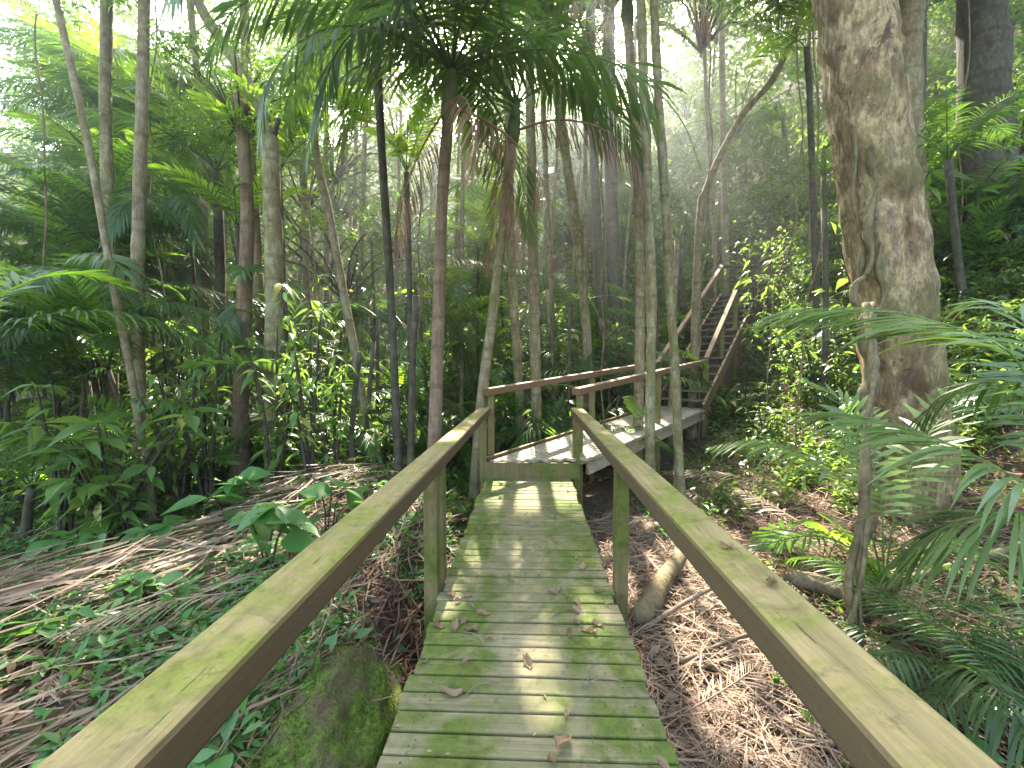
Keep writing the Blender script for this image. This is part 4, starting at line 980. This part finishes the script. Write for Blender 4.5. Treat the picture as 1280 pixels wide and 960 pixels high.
for x, y, l, rz, lab in ((-.2, 1.85, .16, 30, 'thin pale twig on the left of the deck boards'), (.3, 1.95, .14, 70, 'forked looking twig near the right deck edge'), (-.28, 2.2, .16, -40, 'dark twig lying among leaves left on the deck'), (.2, 2.45, .14, 35, 'dark twig lying among leaves right on the deck'), (.34, 1.9, .2, 10, 'long twig poking over the right deck edge')):
    mb = MB(); P = smoothpts([(-l / 2, 0, 0), (0, .02, .012), (l / 2, 0, .002)], .03); tube(mb, P, .0028, 5); tube(mb, smoothpts([(0, .02, .012), (.03, .05, .01)], .02), .002, 4)
    tag(link('twig', mb.mesh('twig', M['twig']), None, (x, y, .007), (0, 0, R(rz))), lab, 'twig')
def hit(px, py):
    D = 2.
    while D < 40:
        p = at(px, py, D)
        if p.z < ground(p.x, p.y): return p
        D += .03
    return p
ol = hit(962, 521) + Vector((0, 0, .08)); o = link('orange_leaf', LV[0].copy(), None, ol, (.6, .3, 1), 2.2); o.data.materials[0] = M['orange']; tag(o, 'bright orange fallen leaf on the slope right of the walk', 'leaf')
for x, y, rz, lab in ((.62, 1.10, 60, 'yellowed narrow leaf lying on the right handrail'), (.61, 1.32, 20, 'brown leaf scrap on the right handrail, farther one')):
    o = link('fallen_leaf', LV[2], None, (x, y, .893), (0, 0, R(rz)), .5); tag(o, lab, 'leaf')

# ================================================================== far wood on the hillside (reads as one mass)
def wood_mass(n, D0, D1, zt0, zt1, ls, dens, holes):
    P = []
    nc = n
    D = rng.uniform(D0, D1, nc); az = rng.uniform(-62, 60, nc); x = np.tan(np.radians(az)) * D * .8
    g = gz(x, D); z = g + rng.random(nc) ** .8 * (zt0 + (zt1 - zt0) * rng.random(nc))
    parts = []
    for i in range(nc):
        el = math.degrees(math.atan2(z[i] - H, math.hypot(x[i], D[i]) ))
        if el > 30 and noise.noise(Vector((az[i] * .10, el * .10, 1))) > holes + .2: continue
        r = rnd(.5, 1.3) * D[i] / 22; m = dens
        o = rdir(m) * (rng.random((m, 1)) ** .4) * r * np.array([1, 1, .55])
        parts.append(leaf_arrays(np.array([x[i], D[i], z[i]]) + o, rdir(m, -.4, .6) + .5 * o / r, rdir(m, 1.1, .7), ls * rng.uniform(.6, 1.3, m), ls * .45, .3, .2))
    return combine(parts)
V_, F_ = wood_mass(2100, 16, 27, 6, 19, .30, 46, .5)
tag(link('far_forest', np_mesh('far_forest', V_, F_, M['leaf_far'])), 'dense mass of far rainforest foliage covering the hillside behind', 'forest', kind='stuff')
V_, F_ = wood_mass(1500, 27, 48, 8, 22, .42, 40, .45)
tag(link('far_forest', np_mesh('far_forest', V_, F_, M['leaf_far'])), 'hazy upper hillside forest seen through gaps in the nearer foliage', 'forest', kind='stuff')

pr = []
for _ in range(1150):
    D = rnd(17, 28); x = rnd(-1.25, .35) * D; el = R(rnd(21, 41)); z = H + math.tan(el) * math.hypot(x, D) * .97
    if noise.noise(Vector((x * .16, z * .16, 4))) > .30: continue
    r = rnd(.6, 1.3) * D / 22; o = rdir(44) * (rng.random((44, 1)) ** .4) * r * np.array([1, 1, .5])
    pr.append(leaf_arrays(np.array([x, D, z]) + o, rdir(44, -.4, .6) + .5 * o / r, rdir(44, 1.1, .7), .26 * rng.uniform(.6, 1.3, 44), .11, .3, .2))
V_, F_ = combine(pr)
tag(link('far_forest', np_mesh('far_forest', V_, F_, M['leaf_pale'])), 'sunlit high canopy of far trees closing off the sky on the left and in the middle', 'forest', kind='stuff')
def thicket(n, D0, D1, hmax, ls, m):
    parts = []
    for i in range(n):
        D = rnd(D0, D1); x = rnd(-1.15, 1.1) * D
        if not clear_of_walk(x, D, .6): continue
        r = rnd(.4, 1.) ; z = ground(x, D) + rnd(0, hmax)
        o = rdir(m) * (rng.random((m, 1)) ** .4) * r * np.array([1, 1, .7])
        parts.append(leaf_arrays(np.array([x, D, z]) + o, rdir(m, -.3, .6) + .5 * o / r, rdir(m, 1.4, .7), ls * rng.uniform(.6, 1.3, m), ls * .42, .3, .25))
    return combine(parts)
pr = []
for _ in range(1150):
    D = 4.9 + 8 * random.random() ** 1.4; x = D * rnd(.42, 1.15)
    if not clear_of_walk(x, D, .12) or ground(x, D) < -.25 or (px_of(x, D) < 1060 and D < 6 and noise.noise(Vector((x, D, 0))) < 0): continue
    r = rnd(.15, .4); o = rdir(26) * (rng.random((26, 1)) ** .4) * r * np.array([1, 1, .6])
    pr.append(leaf_arrays(np.array([x, D, ground(x, D) + r * .4]) + o, rdir(26, 0, .6) + .5 * o / r, rdir(26, 1.8, .7), .11 * rng.uniform(.6, 1.3, 26), .045, .3, .25))
V_, F_ = combine(pr)
tag(link('hillside_creepers', np_mesh('hillside_creepers', V_, F_, M['leaf_pale'])), 'pale leafy creepers matting the right hillside', 'undergrowth', kind='stuff')
V_, F_ = thicket(950, 10, 21, 2.4, .17, 60)
tag(link('undergrowth', np_mesh('undergrowth', V_, F_, M['leaf_far'])), 'tangled green thicket filling the shade between the farther trunks', 'undergrowth', kind='stuff')

# gaps in the leaves where the sunlight comes through
for _ in range(150):
    D = rnd(4.6, 14); x = rnd(-1.1, 1.1) * D
    if abs(x) < .2 * D and (D < 8.5 or random.random() < .3): continue
    if x > .12 * D and D > 8.5 and x < .7 * D: continue
    LIT.append((Vector((x, D, ground(x, D) + rnd(.1, 3.2))), rnd(.25, .65)))
LQ = np.array([list(p) for p, r in LIT]); LR = np.array([r for p, r in LIT])
bpy.context.view_layer.update()
LEAFY = {'crown', 'frond', 'dead_frond', 'far_forest', 'fan'}
for o in list(COL.objects):
    if o.type != 'MESH' or o.name.split('.')[0] not in LEAFY: continue
    me = o.data; nv = len(me.vertices); co = np.empty(nv * 3, np.float32); me.vertices.foreach_get('co', co); co = co.reshape(-1, 3)
    mw = np.array(o.matrix_world); W = co @ mw[:3, :3].T + mw[:3, 3]
    k = light_mask(W)
    if not k.any(): continue
    import bmesh
    bm = bmesh.new(); bm.from_mesh(me); bm.faces.ensure_lookup_table()
    kill = [f for f in bm.faces if f.material_index == 0 and any(k[v.index] for v in f.verts)]
    if o.name.startswith('crown') or o.name.startswith('far'):   # whole leaves go, not halves
        grp = set(v.index // 5 for f in kill for v in f.verts if k[v.index])
        kill = [f for f in bm.faces if f.material_index == 0 and f.verts[0].index // 5 in grp]
    if 'nr' in me:
        nr, ls_ = me['nr'], me['ls']
        grp = set((v.index - nr) // ls_ for f in kill for v in f.verts if k[v.index] and v.index >= nr)
        kill = [f for f in bm.faces if f.verts[0].index >= nr and (f.verts[0].index - nr) // ls_ in grp]
        if len(kill) > .42 * sum(1 for f in bm.faces if f.material_index == 0) and o.parent is not None:
            bm.free(); bpy.data.objects.remove(o); continue
    bmesh.ops.delete(bm, geom=kill, context='FACES')
    nm = bpy.data.meshes.new(me.name); bm.to_mesh(nm); bm.free()
    for mt in me.materials: nm.materials.append(mt)
    o.data = nm

# ================================================================== haze
bpy.ops.mesh.primitive_cube_add(size=1, location=(0, 25, 15)); hz = bpy.context.object; hz.name = 'haze'; hz.scale = (80, 70, 34)
m, nt = nodes('humid_air'); o_ = N(nt, 'ShaderNodeOutputMaterial'); vs_ = N(nt, 'ShaderNodeVolumeScatter'); vs_.inputs['Density'].default_value = .0060; vs_.inputs['Anisotropy'].default_value = .88
vs_.inputs['Color'].default_value = (.9, .95, 1, 1); nt.links.new(vs_.outputs[0], o_.inputs['Volume']); hz.data.materials.append(m)
tag(hz, 'thin humid haze hanging in the air of the forest', 'haze', kind='stuff')

# ------------------------------------------------------------------ render settings
scene.render.engine = 'CYCLES'
scene.view_settings.view_transform = 'Standard'; scene.view_settings.look = 'None'; scene.view_settings.exposure = 0; scene.view_settings.gamma = 1
c = scene.cycles
c.use_denoising = True; c.max_bounces = 8; c.diffuse_bounces = 4; c.glossy_bounces = 2; c.transmission_bounces = 4; c.transparent_max_bounces = 4; c.volume_bounces = 0
c.sample_clamp_indirect = 4; c.caustics_reflective = False; c.caustics_refractive = False
c.volume_max_steps = 32
